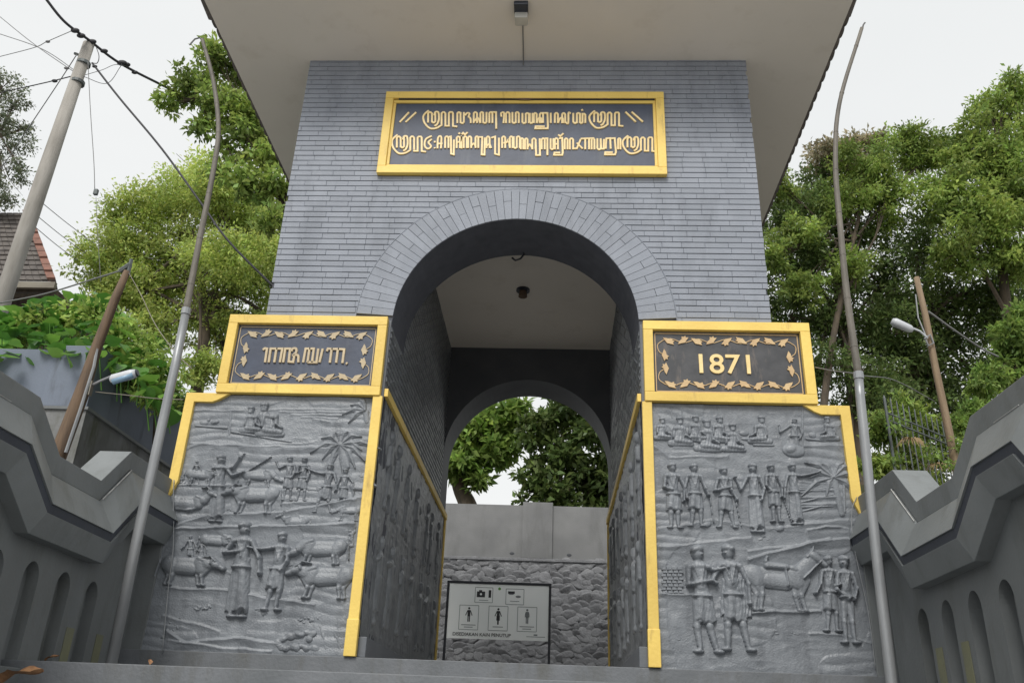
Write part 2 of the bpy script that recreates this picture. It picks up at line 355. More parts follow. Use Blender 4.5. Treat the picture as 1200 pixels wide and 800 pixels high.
# main sign
SG = MB().box((-1.465, -.02, 4.97), (1.465, .004, 5.91)).build('name_board', 'marble', G); SG['label'] = 'long dark board with two lines of gold script in a gold frame'
frame(SG, -1.548, 1.552, 4.885, 5.987, .09, -.06)
for a in ((-1.457, 1.461, 5.845, 5.882), (-1.457, 1.461, 4.977, 5.005), ): bar(MB(), *a, y0=-.038).build('inner_moulding', 'gold', SG, bevel=.004)
for a in ((-1.457, -1.425, 5.007, 5.843), (1.430, 1.461, 5.007, 5.843)): bar(MB(), *a, y0=-.037).build('inner_moulding', 'gold', SG, bevel=.004)

def stroke(mb, pts, wd, y0, y1):
    pts = [Vector((p[0], p[1])) for p in pts]; k = len(pts); L = []; Rr = []
    for i, p in enumerate(pts):
        d1 = (pts[i] - pts[i - 1]).normalized() if i else None; d2 = (pts[i + 1] - pts[i]).normalized() if i < k - 1 else None
        d = ((d1 or d2) + (d2 or d1)); d = d.normalized() if d.length > 1e-5 else d2
        nn = Vector((-d.y, d.x)); q = d1 or d2; s = 1 / max(.55, abs(nn.dot(Vector((-q.y, q.x)))))
        L.append(p + nn * wd / 2 * s); Rr.append(p - nn * wd / 2 * s)
    b = []
    for y, sh in ((y1, 1), (y0, .8)):
        for A in (L, Rr):
            for i in range(k): q = pts[i] + (A[i] - pts[i]) * sh; b.append((q.x, y, q.y))
    f = []
    for i in range(k - 1):
        f += [(2 * k + i, 2 * k + i + 1, 3 * k + i + 1, 3 * k + i), (i, i + 1, 2 * k + i + 1, 2 * k + i), (k + i, 3 * k + i, 3 * k + i + 1, k + i + 1)]
    f += [(0, 2 * k, 3 * k, k), (k - 1, 2 * k - 1, 4 * k - 1, 3 * k - 1)]
    mb.add(b, f)
def curve(pts, n=6):                              # Catmull-Rom
    P = [Vector(p) for p in pts]; P = [P[0] * 2 - P[1]] + P + [P[-1] * 2 - P[-2]]; o = []
    for i in range(1, len(P) - 2):
        for j in range(n):
            t = j / n; a, b, c, d = P[i - 1:i + 3]
            o.append(.5 * ((2 * b) + (c - a) * t + (2 * a - 5 * b + 4 * c - d) * t * t + (3 * b - a - 3 * c + d) * t ** 3))
    o.append(P[-2]); return o
# script written as pen strokes in the zoomed-photo grid, turned into positions on the board
def grid(ox, oy, sx): return lambda p: (lambda q: (q.x, q.z))(at(ox + p[0] * sx, oy + p[1] * sx, -.02))
def hump(x, t, b, w_, up=True):                   # an n (up) or u (down) with rounded corners
    c = min(w_ * .35, 10)
    if up: return [(x, b), (x, t + c), (x + c, t), (x + w_ - c, t), (x + w_, t + c), (x + w_, b)]
    return [(x, t), (x, b - c), (x + c, b), (x + w_ - c, b), (x + w_, b - c), (x + w_, t)]
def G_glyph(x, t, b):
    h = b - t
    return [curve([(x + 45, t - 14), (x + 12, t + 15), (x + 2, t + h * .5), (x + 14, b), (x + 55, b + 40), (x + 105, b + 38), (x + 150, b + 12)]),
            hump(x + 40, t, b - 4, 30), hump(x + 70, t + 6, b - 4, 26, False), curve([(x + 88, t + 25), (x + 96, t), (x + 120, t + 2), (x + 124, b - 30), (x + 110, b + 8), (x + 90, b + 22)]),
            hump(x + 145, t, b + 12, 30), [(x + 175, t + 6), (x + 175, b + 22), (x + 202, b + 22), (x + 202, t + 6)], [(x + 202, t + 8), (x + 210, t), (x + 228, t), (x + 234, t + 8), (x + 234, b + 24), (x + 268, b + 28)]]
def mm_(x, t, b, n, w_=28):
    o = []
    for i in range(n): o.append(hump(x + i * w_, t, b, w_, i % 2 == 0))
    return o
def glyphs(g1, g2):
    S1 = []; S2 = []
    t, b = 215, 300
    S1 += [[(190, 292), (262, 215)], [(236, 292), (318, 215)]] + G_glyph(372, t, b)
    S1 += mm_(640, t, b, 1, 25) + [hump(665, t, b, 26, False), curve([(700, 240), (715, 222), (735, 225), (728, 250), (742, 262), (745, 300)])]
    S1 += [hump(768, t, b, 26), curve([(768, 290), (800, 260), (820, 300)]), hump(820, t, b, 22), hump(842, t, b, 26, False)] + [hump(890, t, b, 24), [(914, 220), (914, 215), (942, 215), (944, 345)]]
    S1 += [curve([(985, 250), (982, 222), (1005, 222), (1000, 300)]), hump(1020, t, b, 28), hump(1070, t, b, 26, False), hump(1096, t, b, 24)]
    t, b = 405, 495
    S1 += G_glyph(128, t, b)
    S1 += [curve([(440, 400), (395, 425), (385, 475), (410, 500), (435, 480), (415, 450), (440, 425)]), [(462, 440), (466, 452)], [(462, 490), (466, 498)], curve([(485, 498), (490, 415), (515, 410), (512, 498)]), [(485, 460), (525, 460)],
           hump(545, t, b, 26), [(571, 410), (590, 405), (592, 540), (612, 545), (614, 430)], hump(635, t, b, 26), curve([(640, 450), (665, 440), (672, 405), (672, 498)]), [(650, 385), (660, 375)], [(675, 388), (685, 376), (700, 390), (720, 372)], hump(690, t, b, 24), hump(725, t, b, 24),
           curve([(745, 480), (770, 460), (785, 490)]), hump(782, t, b, 22), [(804, 410), (835, 410), (830, 545), (852, 548), (855, 415)], hump(868, t, b, 24), curve([(868, 480), (890, 465), (905, 495)]), [(905, 415), (935, 405), (935, 540), (965, 548), (965, 415)],
           hump(990, t, b, 24), curve([(1000, 455), (1025, 450), (1040, 430), (1050, 490)]), hump(1050, t, b, 22), hump(1080, t, b, 24, False), hump(1104, t, b, 24)]
    t, b = 222, 300
    S2 += [hump(15, t, b, 26, False), hump(41, t, b, 24), hump(72, t, b, 22, False), hump(104, t, b, 22), curve([(126, 300), (140, 265), (160, 262), (165, 300)]), hump(150, t, b, 26), [(176, 300), (176, 222), (210, 222), (214, 320), (212, 342), (115, 342), (118, 326), (190, 326)], [(236, 222), (236, 300)],
           hump(268, t, b, 24), curve([(292, 300), (310, 262), (330, 262), (332, 300)]), hump(325, t, b, 24), curve([(349, 290), (372, 300), (375, 222), (392, 225)]), hump(412, t, b, 28, False), hump(440, t, b, 24), hump(464, t, b, 20, False), hump(484, t + 6, b, 22), [(474, 200), (488, 196)]]
    S2 += G_glyph(535, 218, 296) + [[(820, 213), (900, 290)], [(868, 213), (955, 290)]]
    t, b = 420, 505
    S2 += [hump(2, t, b, 20), hump(35, t, b, 20), curve([(55, 490), (72, 465), (92, 495)]), hump(92, t, b, 26), [(118, 430), (122, 550), (152, 550), (150, 420)], hump(165, t, b, 24), [(189, 420), (210, 420), (210, 550)], hump(235, t, b, 22, False),
           curve([(257, 505), (268, 465), (285, 465)]), hump(268, t, b, 24), [(300, 420), (325, 415), (330, 530), (325, 548), (262, 548), (265, 530), (310, 530)], [(295, 390), (310, 402), (335, 380)], hump(345, t, b, 22), hump(385, t, b, 26), [(411, 498), (440, 498), (470, 425)], [(440, 455), (485, 500)],
           [(470, 422), (575, 418)], [(505, 422), (505, 505)], [(535, 422), (535, 505)], hump(555, t, b, 22), hump(600, t, b, 26, False), [(626, 420), (630, 500), (650, 500), (652, 425)], [(665, 500), (670, 420), (700, 418), (704, 500)], [(704, 420), (735, 418), (745, 525), (738, 545), (660, 545), (662, 528), (720, 528)], hump(762, t, b, 18)]
    S2 += G_glyph(795, 412, 494)
    return S1, S2
S1, S2 = glyphs(None, None)
mb = MB()
for S, gr in ((S1, grid(440, 100, .15)), (S2, grid(610, 100, .15))):
    for i_, st in enumerate(S): stroke(mb, [gr(p) for p in st], .0235, -.030 - .0004 * (i_ % 9), -.0195 + .00013 * (i_ % 7))
mb.build('script_lettering', 'letter', SG, fix=False)

MB().box((-1.40, -.05, 5.8825), (1.45, -.021, 5.8965)).build('gap_shade_strip', 'black', SG)  # solid black strip, paints the shade of the gap above the inner moulding
for x_, w_, h_ in ((.02, .09, .02), (-.5, .03, .012), (.9, .04, .012)): MB().ball((x_, -.052, 5.892), w_, .004, h_).build('chip', 'wood', SG)
# two plaques
def leafpoly(c, ang, s):
    pts = [(-.5, -.1), (-.1, .14), (.3, .2), (.5, .5), (.66, .3), (.95, .34), (.86, .08), (1.15, -.1), (.7, -.26), (.35, -.42), (0, -.28)]
    ca, sa = math.cos(ang), math.sin(ang)
    return [(c[0] + s * (x * ca - z * sa), c[1] + s * (x * sa + z * ca)) for x, z in pts]
def plaque(s, omat, bmat, label):
    x0, x1 = (-2.838, -1.251) if s < 0 else (1.251, 2.838)
    P = MB().box((x0 + .08, -.018, ZP2 + .08), (x1 - .08, .001, ZP1 - .08)).build('plaque', bmat, G); P['label'] = label
    frame(P, x0, x1, ZP2, ZP1, .092, -.07)
    a, b, c, d = x0 + .115, x1 - .115, ZP2 + .115, ZP1 - .115
    mb = MB()
    for q in ([(a, c), (b, c)], [(b, c), (b, d)], [(b, d), (a, d)], [(a, d), (a, c)]): stroke(mb, q, .009, -.024, -.0175)
    mb.build('border_line', omat, P, fix=False)
    cx, cz = (x0 + x1) / 2, (ZP1 + ZP2) / 2; hw, hh = (b - a) / 2 - .075, (d - c) / 2 - .075
    mb = MB(); n = 8
    for sg in (-1, 1):                           # wavy vine top and bottom
        pts = [(cx - hw + 2 * hw * i / 32, cz + sg * (hh + .02 * math.sin(i / 32 * math.pi * 9))) for i in range(33)]
        stroke(mb, pts, .008, -.026, -.0178)
        for k in range(9):
            f = (k + .5) / 9; x = cx - hw + 2 * hw * f; dr = 1 if f < .5 else -1
            up = (k % 2) * 2 - 1
            mb.prism(leafpoly((x - dr * .03, cz + sg * hh - up * .01), (math.pi if dr < 0 else 0) + up * dr * .6, .076), -.03, -.0176)
        for sx in (-1, 1):
            xx = cx + sx * (hw + .03)
            stroke(mb, curve([(cx + sx * hw, cz + sg * hh), (xx + sx * .02, cz + sg * hh * .8), (xx + sx * .012, cz + sg * hh * .5), (xx - sx * .03, cz + sg * hh * .34)]), .008, -.026, -.0178)
            mb.prism(leafpoly((xx - sx * .045, cz + sg * hh * .42), -sg * math.pi / 2, .075), -.03, -.0176)
    mb.build('leaf_scroll', omat, P, fix=False)
    return P
PL = plaque(-1, 'ornament', 'marble', 'left plaque with a Javanese word in a leaf scroll border')
PR = plaque(1, 'ornament2', 'marble2', 'worn right plaque with the year 1871')
gL = (lambda p: (lambda q: (q.x, q.z))(at(200 + p[0] * .21667, 360 + p[1] * .21667, -.018)))
mb = MB()
for st in ([(500, 232), (512, 224), (523, 226), (512, 300)], [(532, 300), (543, 226), (574, 226), (562, 300)], [(574, 226), (606, 226), (592, 300)], [(610, 300), (622, 226), (648, 226), (640, 296), (664, 298), (670, 268)],
           curve([(655, 240), (662, 226), (680, 226), (680, 246), (664, 262), (690, 262), (692, 300)]), [(718, 300), (732, 226), (752, 226), (742, 300)], [(752, 226), (776, 226), (766, 300)], [(742, 299), (790, 300), (800, 226)], [(806, 300), (824, 226)],
           [(846, 240), (852, 226), (872, 228), (862, 302)], [(872, 228), (906, 228), (896, 302)], [(906, 228), (940, 230), (930, 304)], [(950, 303), (957, 307)]):
    stroke(mb, [gL(p) for p in st], .026, -.034, -.0176)
mb.build('script_lettering', 'ornament', PL, fix=False)
def text_part(txt, size, loc, m, parent, depth=.012, bold=.0, rot=None, sx=1):
    cu = bpy.data.curves.new('lettering', 'FONT'); cu.body = txt; cu.size = size; cu.extrude = depth; cu.offset = bold; cu.align_x = 'CENTER'; cu.align_y = 'CENTER'
    t = bpy.data.objects.new('lettering', cu); col.objects.link(t); bpy.context.view_layer.update()
    me = bpy.data.meshes.new_from_object(t.evaluated_get(bpy.context.evaluated_depsgraph_get())); bpy.data.objects.remove(t)
    me.transform(Matrix.Translation(loc) @ (rot or Matrix.Rotation(math.pi / 2, 4, 'X')) @ Matrix.Diagonal((sx, 1, 1, 1))); me.materials.clear()
    return me_obj('lettering', me, m, parent)
c = at(849, 428, -.02); text_part('1871', .275, (c.x, -.022, c.z), 'letter', PR, .012, .003, sx=1.08)

# ---- relief carving (height fields in real depth)
def field(prims, step, pad=.01):
    xs = [p[1] for p in prims] + [p[4] for p in prims if p[0] == 'c']; zs = [p[2] for p in prims] + [p[5] for p in prims if p[0] == 'c']
    rm = max(max(p[3], p[6]) if p[0] == 'c' else max(p[3], p[4]) for p in prims) + pad
    x0, x1, z0, z1 = min(xs) - rm, max(xs) + rm, min(zs) - rm, max(zs) + rm
    X, Z = np.meshgrid(np.arange(x0, x1 + step, step), np.arange(z0, z1 + step, step)); H = np.zeros_like(X)
    for p in prims:
        if p[0] == 'c' and len(p) == 9:             # cloth: a tapered piece with a cut hem
            _, ax, az, ar, bx, bz, br, h, _f = p
            dx, dz = bx - ax, bz - az; L = dx * dx + dz * dz + 1e-9; tt = ((X - ax) * dx + (Z - az) * dz) / L; t = np.clip(tt, 0, 1)
            hem = 1.0 + .035 * np.sin(X * 90)
            D = np.abs((X - ax) * dz - (Z - az) * dx) / math.sqrt(L) / (ar + (br - ar) * t) + np.where((tt > hem) | (tt < -.1), 9, 0)
            D = D * (1 - .1 * np.sin(D * 14 + t * 2))
        elif p[0] == 'c':
            _, ax, az, ar, bx, bz, br, h = p
            dx, dz = bx - ax, bz - az; L = dx * dx + dz * dz + 1e-9; t = np.clip(((X - ax) * dx + (Z - az) * dz) / L, 0, 1)
            D = np.hypot(X - ax - t * dx, Z - az - t * dz) / (ar + (br - ar) * t)
        else:
            _, ax, az, rx, rz, an, h = p
            ca, sa = math.cos(an), math.sin(an); u = (X - ax) * ca + (Z - az) * sa; v = -(X - ax) * sa + (Z - az) * ca; D = np.hypot(u / rx, v / rz)
        hh = h * .86 * np.clip(1 - D * D, 0, 1) ** .29
        # later prims sit over earlier ones with a small step where they overlap
        H = np.maximum(H, np.where(hh > 0, hh + .18 * np.minimum(H, h), 0))
    return X, Z, H
def carve(name, prims, parent, step=.008, y0=0., folds=0., axis=None):
    X, Z, H = field(prims, step)
    if folds: H = np.where(H > .004, H * (1 + folds * np.sin(X * 230 + 3 * np.sin(Z * 21)) * .5 + folds * .25 * np.sin(Z * 90 + 2 * np.sin(X * 30))), H)
    nz_, nx_ = X.shape; on_ = H > .0008
    idx = np.arange(nz_ * nx_).reshape(nz_, nx_)
    q = on_[:-1, :-1] | on_[1:, :-1] | on_[:-1, 1:] | on_[1:, 1:]
    F = np.stack([idx[:-1, :-1][q], idx[:-1, 1:][q], idx[1:, 1:][q], idx[1:, :-1][q]], 1)
    if axis is None: V = np.stack([X.ravel(), (y0 + .006 - H * 1.0 - np.where(H > 0, .002, 0)).ravel(), Z.ravel()], 1)
    else: V = np.stack([(axis * (1.221 + .004 - H)).ravel(), X.ravel(), Z.ravel()], 1)
    used = np.unique(F); remap = -np.ones(nz_ * nx_, int); remap[used] = np.arange(len(used))
    return np_mesh(name, V[used], remap[F], 'relief' if axis is None else 'dado', parent)
PR_ = random.Random(12)
def person(head, feet, parent, robe=0, arms=((-.15, .62, -.09, .45), (.15, .62, .09, .45)), wide=1., face=0, hat=True, skirt=True, stride=.05, tools=(), name='carved_person', mir=1):
    hx, hz = head; fx, fz = feet; Hh = (hz - fz) / .92; d = .058 * min(1, Hh / .8) + .012
    def T(x, z): return (fx + (hx - fx) * z / .92 + x * Hh * wide * mir, fz + z * Hh)
    P = []
    def C(a, b, ra, rb, h, *f): P.append(('c', *T(*a), ra * Hh * wide, *T(*b), rb * Hh * wide, h * d, *f))
    def E_(a, rx, rz, h, an=0): P.append(('e', *T(*a), rx * Hh, rz * Hh, an, h * d))
    if robe: E_((-.05, .025), .06, .022, .9); E_((.06, .025), .06, .022, .9); C((0, .56), (0, .06), .09, .135, .75, 1); C((.03, .5), (.05, .09), .045, .07, .95, 1)
    else:
        kb = PR_.uniform(-.03, .03)
        for sg_ in (-1, 1): C((sg_ * .045, .45), (sg_ * (.05 + stride * .5) + kb, .25), .056, .04, .78); C((sg_ * (.05 + stride * .5) + kb, .25), (sg_ * (.05 + stride), .06), .043, .028, .8)
        E_((-.07 - stride, .03), .055, .022, .9); E_((.08 + stride, .03), .055, .022, .9)
        if skirt: C((0, .52), (0, .28), .098, .125, .9, 1); C((-.02, .52), (-.05, .3), .05, .06, 1.05, 1)
    C((0, .78), (0, .64), .092, .075, .95); C((0, .64), (0, .53), .074, .086, .92); C((-.08, .795), (.08, .795), .04, .04, .9); C((-.06, .80), (.01, .62), .012, .012, 1.12); C((.05, .80), (.0, .62), .012, .012, 1.12)
    C((0, .85), (0, .9), .035, .035, .8); E_((.0, .915), .056, .068, 1.2); E_((.045 if face > 0 else -.045 if face < 0 else 0, .905), .018, .014, 1.25)
    if hat: E_((.008 * (face or 1), .958), .058, .044, 1.3); E_((-.03 * (face or 1), .945), .042, .036, 1.35); E_((-.04 * (face or 1), .95), .03, .028, 1.2)
    for i, (ex, ez, wx, wz) in enumerate(arms):
        sx = -.105 if i == 0 else .105
        C((sx, .785), (ex, ez), .034, .027, 1.1); C((ex, ez), (wx, wz), .027, .019, 1.2); E_((wx, wz), .027, .024, 1.25)
    C((-.09, .52), (.09, .52), .018, .018, 1.15)
    for (x0, z0, x1, z1) in tools: C((x0, z0), (x1, z1), .012, .01, .9)
    return carve(name, P, parent, max(.0055, min(.009, Hh * .012)), folds=.07)
def seated(head, base, parent, face=1, name='carved_person'):
    hx, hz = head; bx, bz = base; Hh = (hz - bz) / .85; d = .045; P = []
    def C(ax, az, bx_, bz_, ra, rb, h): P.append(('c', bx + ax * Hh * face, bz + az * Hh, ra * Hh, bx + bx_ * Hh * face, bz + bz_ * Hh, rb * Hh, h * d))
    C(-.28, .1, .38, .08, .13, .1, .9); C(-.1, .2, .34, .14, .12, .09, 1.1); C(0, .3, (hx - bx) / Hh * face, .62, .18, .17, 1.); C(-.12, .6, .14, .6, .09, .09, 1.)
    C((hx - bx) / Hh * face, .8, (hx - bx) / Hh * face, .86, .1, .11, 1.2); C((hx - bx) / Hh * face - .06, .95, (hx - bx) / Hh * face + .05, .95, .075, .075, 1.3)
    C(.16, .58, .2, .35, .06, .05, 1.3); C(.2, .35, .36, .26, .05, .045, 1.35); C(-.17, .58, -.2, .3, .06, .05, 1.2)
    return carve(name, P, parent, .006, folds=.12)
def beast(c, L, parent, face=-1, hd=-.05, legs=.42, horse=False, lying=False, name='carved_buffalo', horn=True):
    cx, cz = c; d = .05 * min(1.1, L / .45 + .1); P = []
    def C(ax, az, bx, bz, ra, rb, h): P.append(('c', cx + ax * L * face, cz + az * L, ra * L, cx + bx * L * face, cz + bz * L, rb * L, h * d))
    if not lying:
        for x, far in ((-.36, 1), (.26, 1), (-.28, 0), (.34, 0)):
            k = .05 * (1 if x < 0 else -1); h = .66 if far else .9
            C(x, -.04, x + k, -legs * .55, .105, .042, h); C(x + k, -legs * .55, x + k * .2, -legs, .042, .027, h); C(x + k * .2, -legs, x + k * .2 + .03, -legs - .01, .034, .028, h)
    else:
        C(-.3, -.14, .1, -.2, .07, .04, .8); C(.3, -.12, .02, -.2, .06, .04, .9)
    C(-.3, .01, .26, -.01, .13, .15, .86); C(-.34, .02, -.28, -.05, .145, .12, .98); C(.24, .04, .26, -.08, .13, .10, 1.0); C(-.14, -.06, .1, -.07, .11, .12, .95); C(.2, .12, .3, .08, .05, .05, 1.05)
    if horse:
        C(.32, .06, .52, .28, .13, .085, 1.05); C(.5, .30, .66, .17, .065, .04, 1.2); C(.42, .28, .5, .38, .03, .02, 1.0); C(.5, .36, .52, .42, .02, .012, 1.1)
        C(-.48, .05, -.56, -.15, .05, .06, .8); C(-.56, -.15, -.57, -.34, .06, .03, .8)
        C(-.14, .15, .12, .13, .06, .05, 1.3); C(-.16, .2, -.13, .26, .03, .025, 1.2); C(.1, .14, .12, -.12, .018, .018, 1.35); C(.6, .22, .34, -.02, .01, .01, 1.35)
    else:
        C(.36, .04, .52, hd + .02, .115, .08, 1.05); C(.5, hd + .02, .66, hd - .05, .075, .05, 1.2); C(.47, hd + .09, .44, hd + .03, .04, .03, 1.3)
        if horn: C(.52, hd + .07, .42, hd + .15, .026, .02, 1.35); C(.42, hd + .15, .28, hd + .13, .02, .01, 1.3)
        C(-.5, .08, -.54, -.22, .018, .014, .9)
    return carve(name, P, parent, .006)
def palm(c, R, trunk, parent, fr, name='carved_palm'):
    P = [('c', trunk[0][0], trunk[0][1], .035, trunk[1][0], trunk[1][1], .03, .035)]
    for a, l in fr:
        a = rad(a); ex, ez = c[0] + math.cos(a) * R * l, c[1] + math.sin(a) * R * l - R * .22 * l; mxx, mzz = (c[0] + ex) / 2, (c[1] + ez) / 2 + R * .16
        P.append(('c', c[0], c[1], .014, mxx, mzz, .035, .03)); P.append(('c', mxx, mzz, .035, ex, ez, .008, .034)); P.append(('c', c[0], c[1], .006, mxx, mzz, .007, .042)); P.append(('c', mxx, mzz, .007, ex, ez, .004, .042))
    return carve(name, P, parent, .006)
def gp(ox, oy, s): return lambda x, y: (lambda q: (q.x, q.z))(at(ox + x * s, oy + y * s, 0))
L1, L2, R1, R2 = gp(180, 460, .21667), gp(160, 600, .23333), gp(750, 470, .21667), gp(750, 620, .23333)
def vnoise(X, Z, s, seed):
    r = np.random.default_rng(seed); T = r.random((64, 64)); u, v = X * s + 100, Z * s + 100; i, j = np.floor(u).astype(int), np.floor(v).astype(int); f, g = u - i, v - j; f = f * f * (3 - 2 * f); g = g * g * (3 - 2 * g)
    t = lambda a, b: T[a % 64, b % 64]
    return t(i, j) * (1 - f) * (1 - g) + t(i + 1, j) * f * (1 - g) + t(i, j + 1) * (1 - f) * g + t(i + 1, j + 1) * f * g
def panel(s, ridges, label):
    X, Z = np.meshgrid(np.linspace(1.23, 3.095, 250), np.linspace(-.01, ZP2 - .01, 300)); X = X * s
    H = .012 * vnoise(X, Z, 3, 1) + .006 * vnoise(X + Z * .3, Z, 9, 2) + .003 * vnoise(X, Z, 26, 3) + .003 * (1 - np.abs(2 * vnoise(X * .6, Z * 1.6, 11, 4) - 1)) ** 2
    H += .006 * np.abs(np.sin((Z + .12 * vnoise(X, Z, 2.2, 5)) * 38)) * (vnoise(X, Z, 2.5, 6) > .5)
    for pts, wd, h in ridges:
        pts = np.array(pts)
        if pts[0, 0] > pts[-1, 0]: pts = pts[::-1]
        zl = np.interp(X, pts[:, 0], pts[:, 1], left=-99, right=-99) + .012 * (vnoise(X, Z * 0, 11, 9) - .5)
        dd = zl - Z                               # ledge: sharp lip on top, fading down
        H += np.where((dd > 0) & (dd < wd * 4), h * np.exp(-dd / wd), 0) * 1.0 + np.where((dd <= 0) & (dd > -.012), h * (1 + dd / .012), 0)
    V = np.stack([X.ravel(), (.004 - H).ravel(), Z.ravel()], 1); idx = np.arange(X.size).reshape(X.shape)
    F = np.stack([idx[:-1, :-1], idx[:-1, 1:], idx[1:, 1:], idx[1:, :-1]], -1).reshape(-1, 4)
    if s < 0: F = F[:, ::-1]
    o = np_mesh('relief_panel', V, F, 'relief', G); o['label'] = label; return o
RL = panel(-1, [([L1(130, 500), L1(420, 500)], .02, .014), ([L1(120, 720), L1(300, 660), L1(700, 650), L1(1150, 560)], .03, .02), ([L1(200, 275), L1(500, 290), L1(960, 300)], .03, .014), ([L1(700, 600), L1(1100, 580)], .02, .012),
    ([L2(180, 85), L2(500, 75), L2(800, 70), L2(1100, 55)], .04, .03), ([L2(150, 380), L2(470, 392)], .015, .018), ([L2(500, 400), L2(640, 430), L2(900, 460)], .04, .02), ([L2(150, 590), L2(250, 655), L2(500, 630), L2(720, 660)], .03, .024), ([L2(160, 640), L2(420, 680), L2(680, 700)], .02, .016), ([L2(130, 520), L2(300, 560), L2(420, 600)], .02, .014)] +
    [([L1(620 + 60 * k, 95 + 13 * k), L1(1120 - 40 * k, 90 + 17 * k)], .008, .008) for k in range(5)] + [([L1(130, 98), L1(490, 100)], .01, .008)], 'left relief panel of villagers and buffaloes')
RR = panel(1, [([R2(100, 325), R2(275, 325)], .02, .02), ([R2(530, 418), R2(910, 412)], .012, .024), ([R2(540, 150), R2(700, 110), R2(900, 60), R2(1050, 50)], .05, .035), ([R2(540, 110), R2(800, 80), R2(960, 45)], .02, .014),
    ([R2(100, 90), R2(300, 70), R2(560, 40)], .03, .012), ([R2(400, 225), R2(560, 180)], .03, .01), ([R2(850, 522), R2(1000, 528), R2(1160, 570)], .015, .014), ([R1(80, 250), R1(160, 305), R1(480, 300)], .02, .014), ([R1(880, 245), R1(1110, 240)], .02, .012),
    ([R1(100, 690), R1(400, 640), R1(700, 690), R1(1130, 640)], .03, .014), ([R1(900, 700), R1(1000, 680), R1(1130, 690)], .02, .02)] + [([R1(860, 440 + 40 * k), R1(1060, 450 + 36 * k)], .012, .014) for k in range(4)], 'right relief panel of labourers, a horse and a handshake')
# left panel figures
seated(L1(530, 100), L1(520, 222), RL); seated(L1(602, 85), L1(620, 240), RL)
def plank(a, b, parent, legs=(), r=.014, name='carved_bench'):
    P = [('c', *a, r, *b, r, .03)] + [('c', *p, .008, *q, .007, .016) for p, q in legs]; return carve(name, P, parent, .006)
plank(L1(230, 180), L1(398, 193), RL, [(L1(x, 190), L1(x - 4, 258)) for x in (245, 290, 335, 380)])
plank(L1(425, 213), L1(745, 268), RL, [(L1(450, 222), L1(440, 290)), (L1(660, 265), L1(655, 305)), (L1(590, 255), L1(580, 300))])
carve('carved_bundle', [('e', *L1(275, 165), .05, .028, 0, .03), ('e', *L1(335, 160), .045, .024, .2, .034), ('e', *L1(300, 150), .02, .02, 0, .03)], RL, .006)
carve('carved_post', [('c', *L1(425, 20), .014, *L1(412, 230), .014, .022), ('c', *L1(425, 30), .008, *L1(500, 100), .008, .016), ('c', *L1(470, 50), .008, *L1(560, 90), .006, .016)], RL, .006)
person(L1(370, 365), L1(335, 705), RL, robe=1, arms=((.2, .80, .30, .95), (.20, .68, .38, .74)), face=1, wide=.95, tools=((.3, .95, .36, 1.02), (.38, .72, .78, .98)))
beast(L1(258, 440), .30, RL, 1, legs=.35); person(L1(238, 380), L1(232, 500), RL, arms=((-.2, .6, -.2, .5), (.2, .6, .2, .5)))
beast(L1(572, 445), .34, RL, 1, hd=-.12, legs=.34, horn=False); beast(L1(556, 548), .46, RL, -1, hd=.02, legs=.38)
beast(L1(190, 590), .40, RL, 1, hd=.18, lying=True)
person(L1(742, 365), L1(722, 590), RL, arms=((-.22, .72, -.3, .86), (.14, .62, .05, .5)), stride=.02)
person(L1(820, 368), L1(795, 592), RL, arms=((-.14, .62, -.04, .66), (.15, .62, .1, .46)), stride=.02, face=-1)
person(L1(958, 405), L1(915, 655), RL, arms=((-.24, .80, -.46, .88), (.17, .62, .2, .46)), face=-1, stride=.09)
person(L1(1040, 428), L1(1018, 640), RL, arms=((-.15, .6, -.2, .44), (.2, .66, .24, .5)), stride=.03)
beast(L1(868, 520), .16, RL, 1, hd=0, legs=.5, name='carved_dog', horn=False)
beast(L1(770, 692), .27, RL, -1, hd=.14, lying=True); beast(L1(1062, 634), .24, RL, -1, hd=-.1, legs=.4, name='carved_goat', horn=False)
beast(L1(1118, 510), .22, RL, 1, hd=.1, legs=.5, name='carved_goat')
palm(L1(1010, 285), .30, (L1(1015, 290), L1(1050, 400)), RL, [(8, 1.3), (35, .8), (70, .6), (110, .55), (150, .7), (185, .9), (215, .6), (250, .8), (285, .9), (315, .8), (340, .9), (0, .7)])
palm(L1(1150, 100), .22, (L1(1150, 110), L1(1155, 160)), RL, [(150, .8), (180, 1), (210, .8), (120, .8)])
beast(L2(258, 265), .50, RL, 1, hd=.0, legs=.33)
person(L2(275, 128), L2(270, 260), RL, robe=0, arms=((-.2, .6, -.3, .5), (.2, .6, .2, .45)), wide=1.1); person(L2(333, 152), L2(322, 255), RL, arms=((-.2, .6, -.1, .5), (.2, .6, .2, .45)), wide=1.1)
beast(L2(405, 138), .32, RL, 1, hd=-.1, legs=.1)
person(L2(548, 85), L2(500, 535), RL, robe=1, wide=.95, arms=((-.2, .66, .0, .68), (.2, .62, .22, .46)), face=1)
person(L2(736, 128), L2(672, 500), RL, arms=((-.28, .76, -.46, .78), (.13, .62, .06, .5)), face=1, stride=.02, wide=.9)
carve('carved_fruit', [('e', *L2(655, 68), .022, .02, 0, .03), ('e', *L2(675, 84), .022, .018, 0, .03), ('e', *L2(640, 84), .02, .018, 0, .03), ('e', *L2(700, 72), .03, .01, .3, .02)], RL, .005)
carve('carved_sickle', [('c', *L2(760, 270), .007, *L2(785, 262), .008, .018), ('c', *L2(785, 262), .008, *L2(790, 300), .008, .018), ('c', *L2(790, 300), .007, *L2(775, 320), .006, .018)], RL, .004)
beast(L2(935, 178), .46, RL, -1, hd=-.12, legs=.3, horn=False); beast(L2(955, 318), .52, RL, -1, hd=.06, legs=.36)
P_ = []
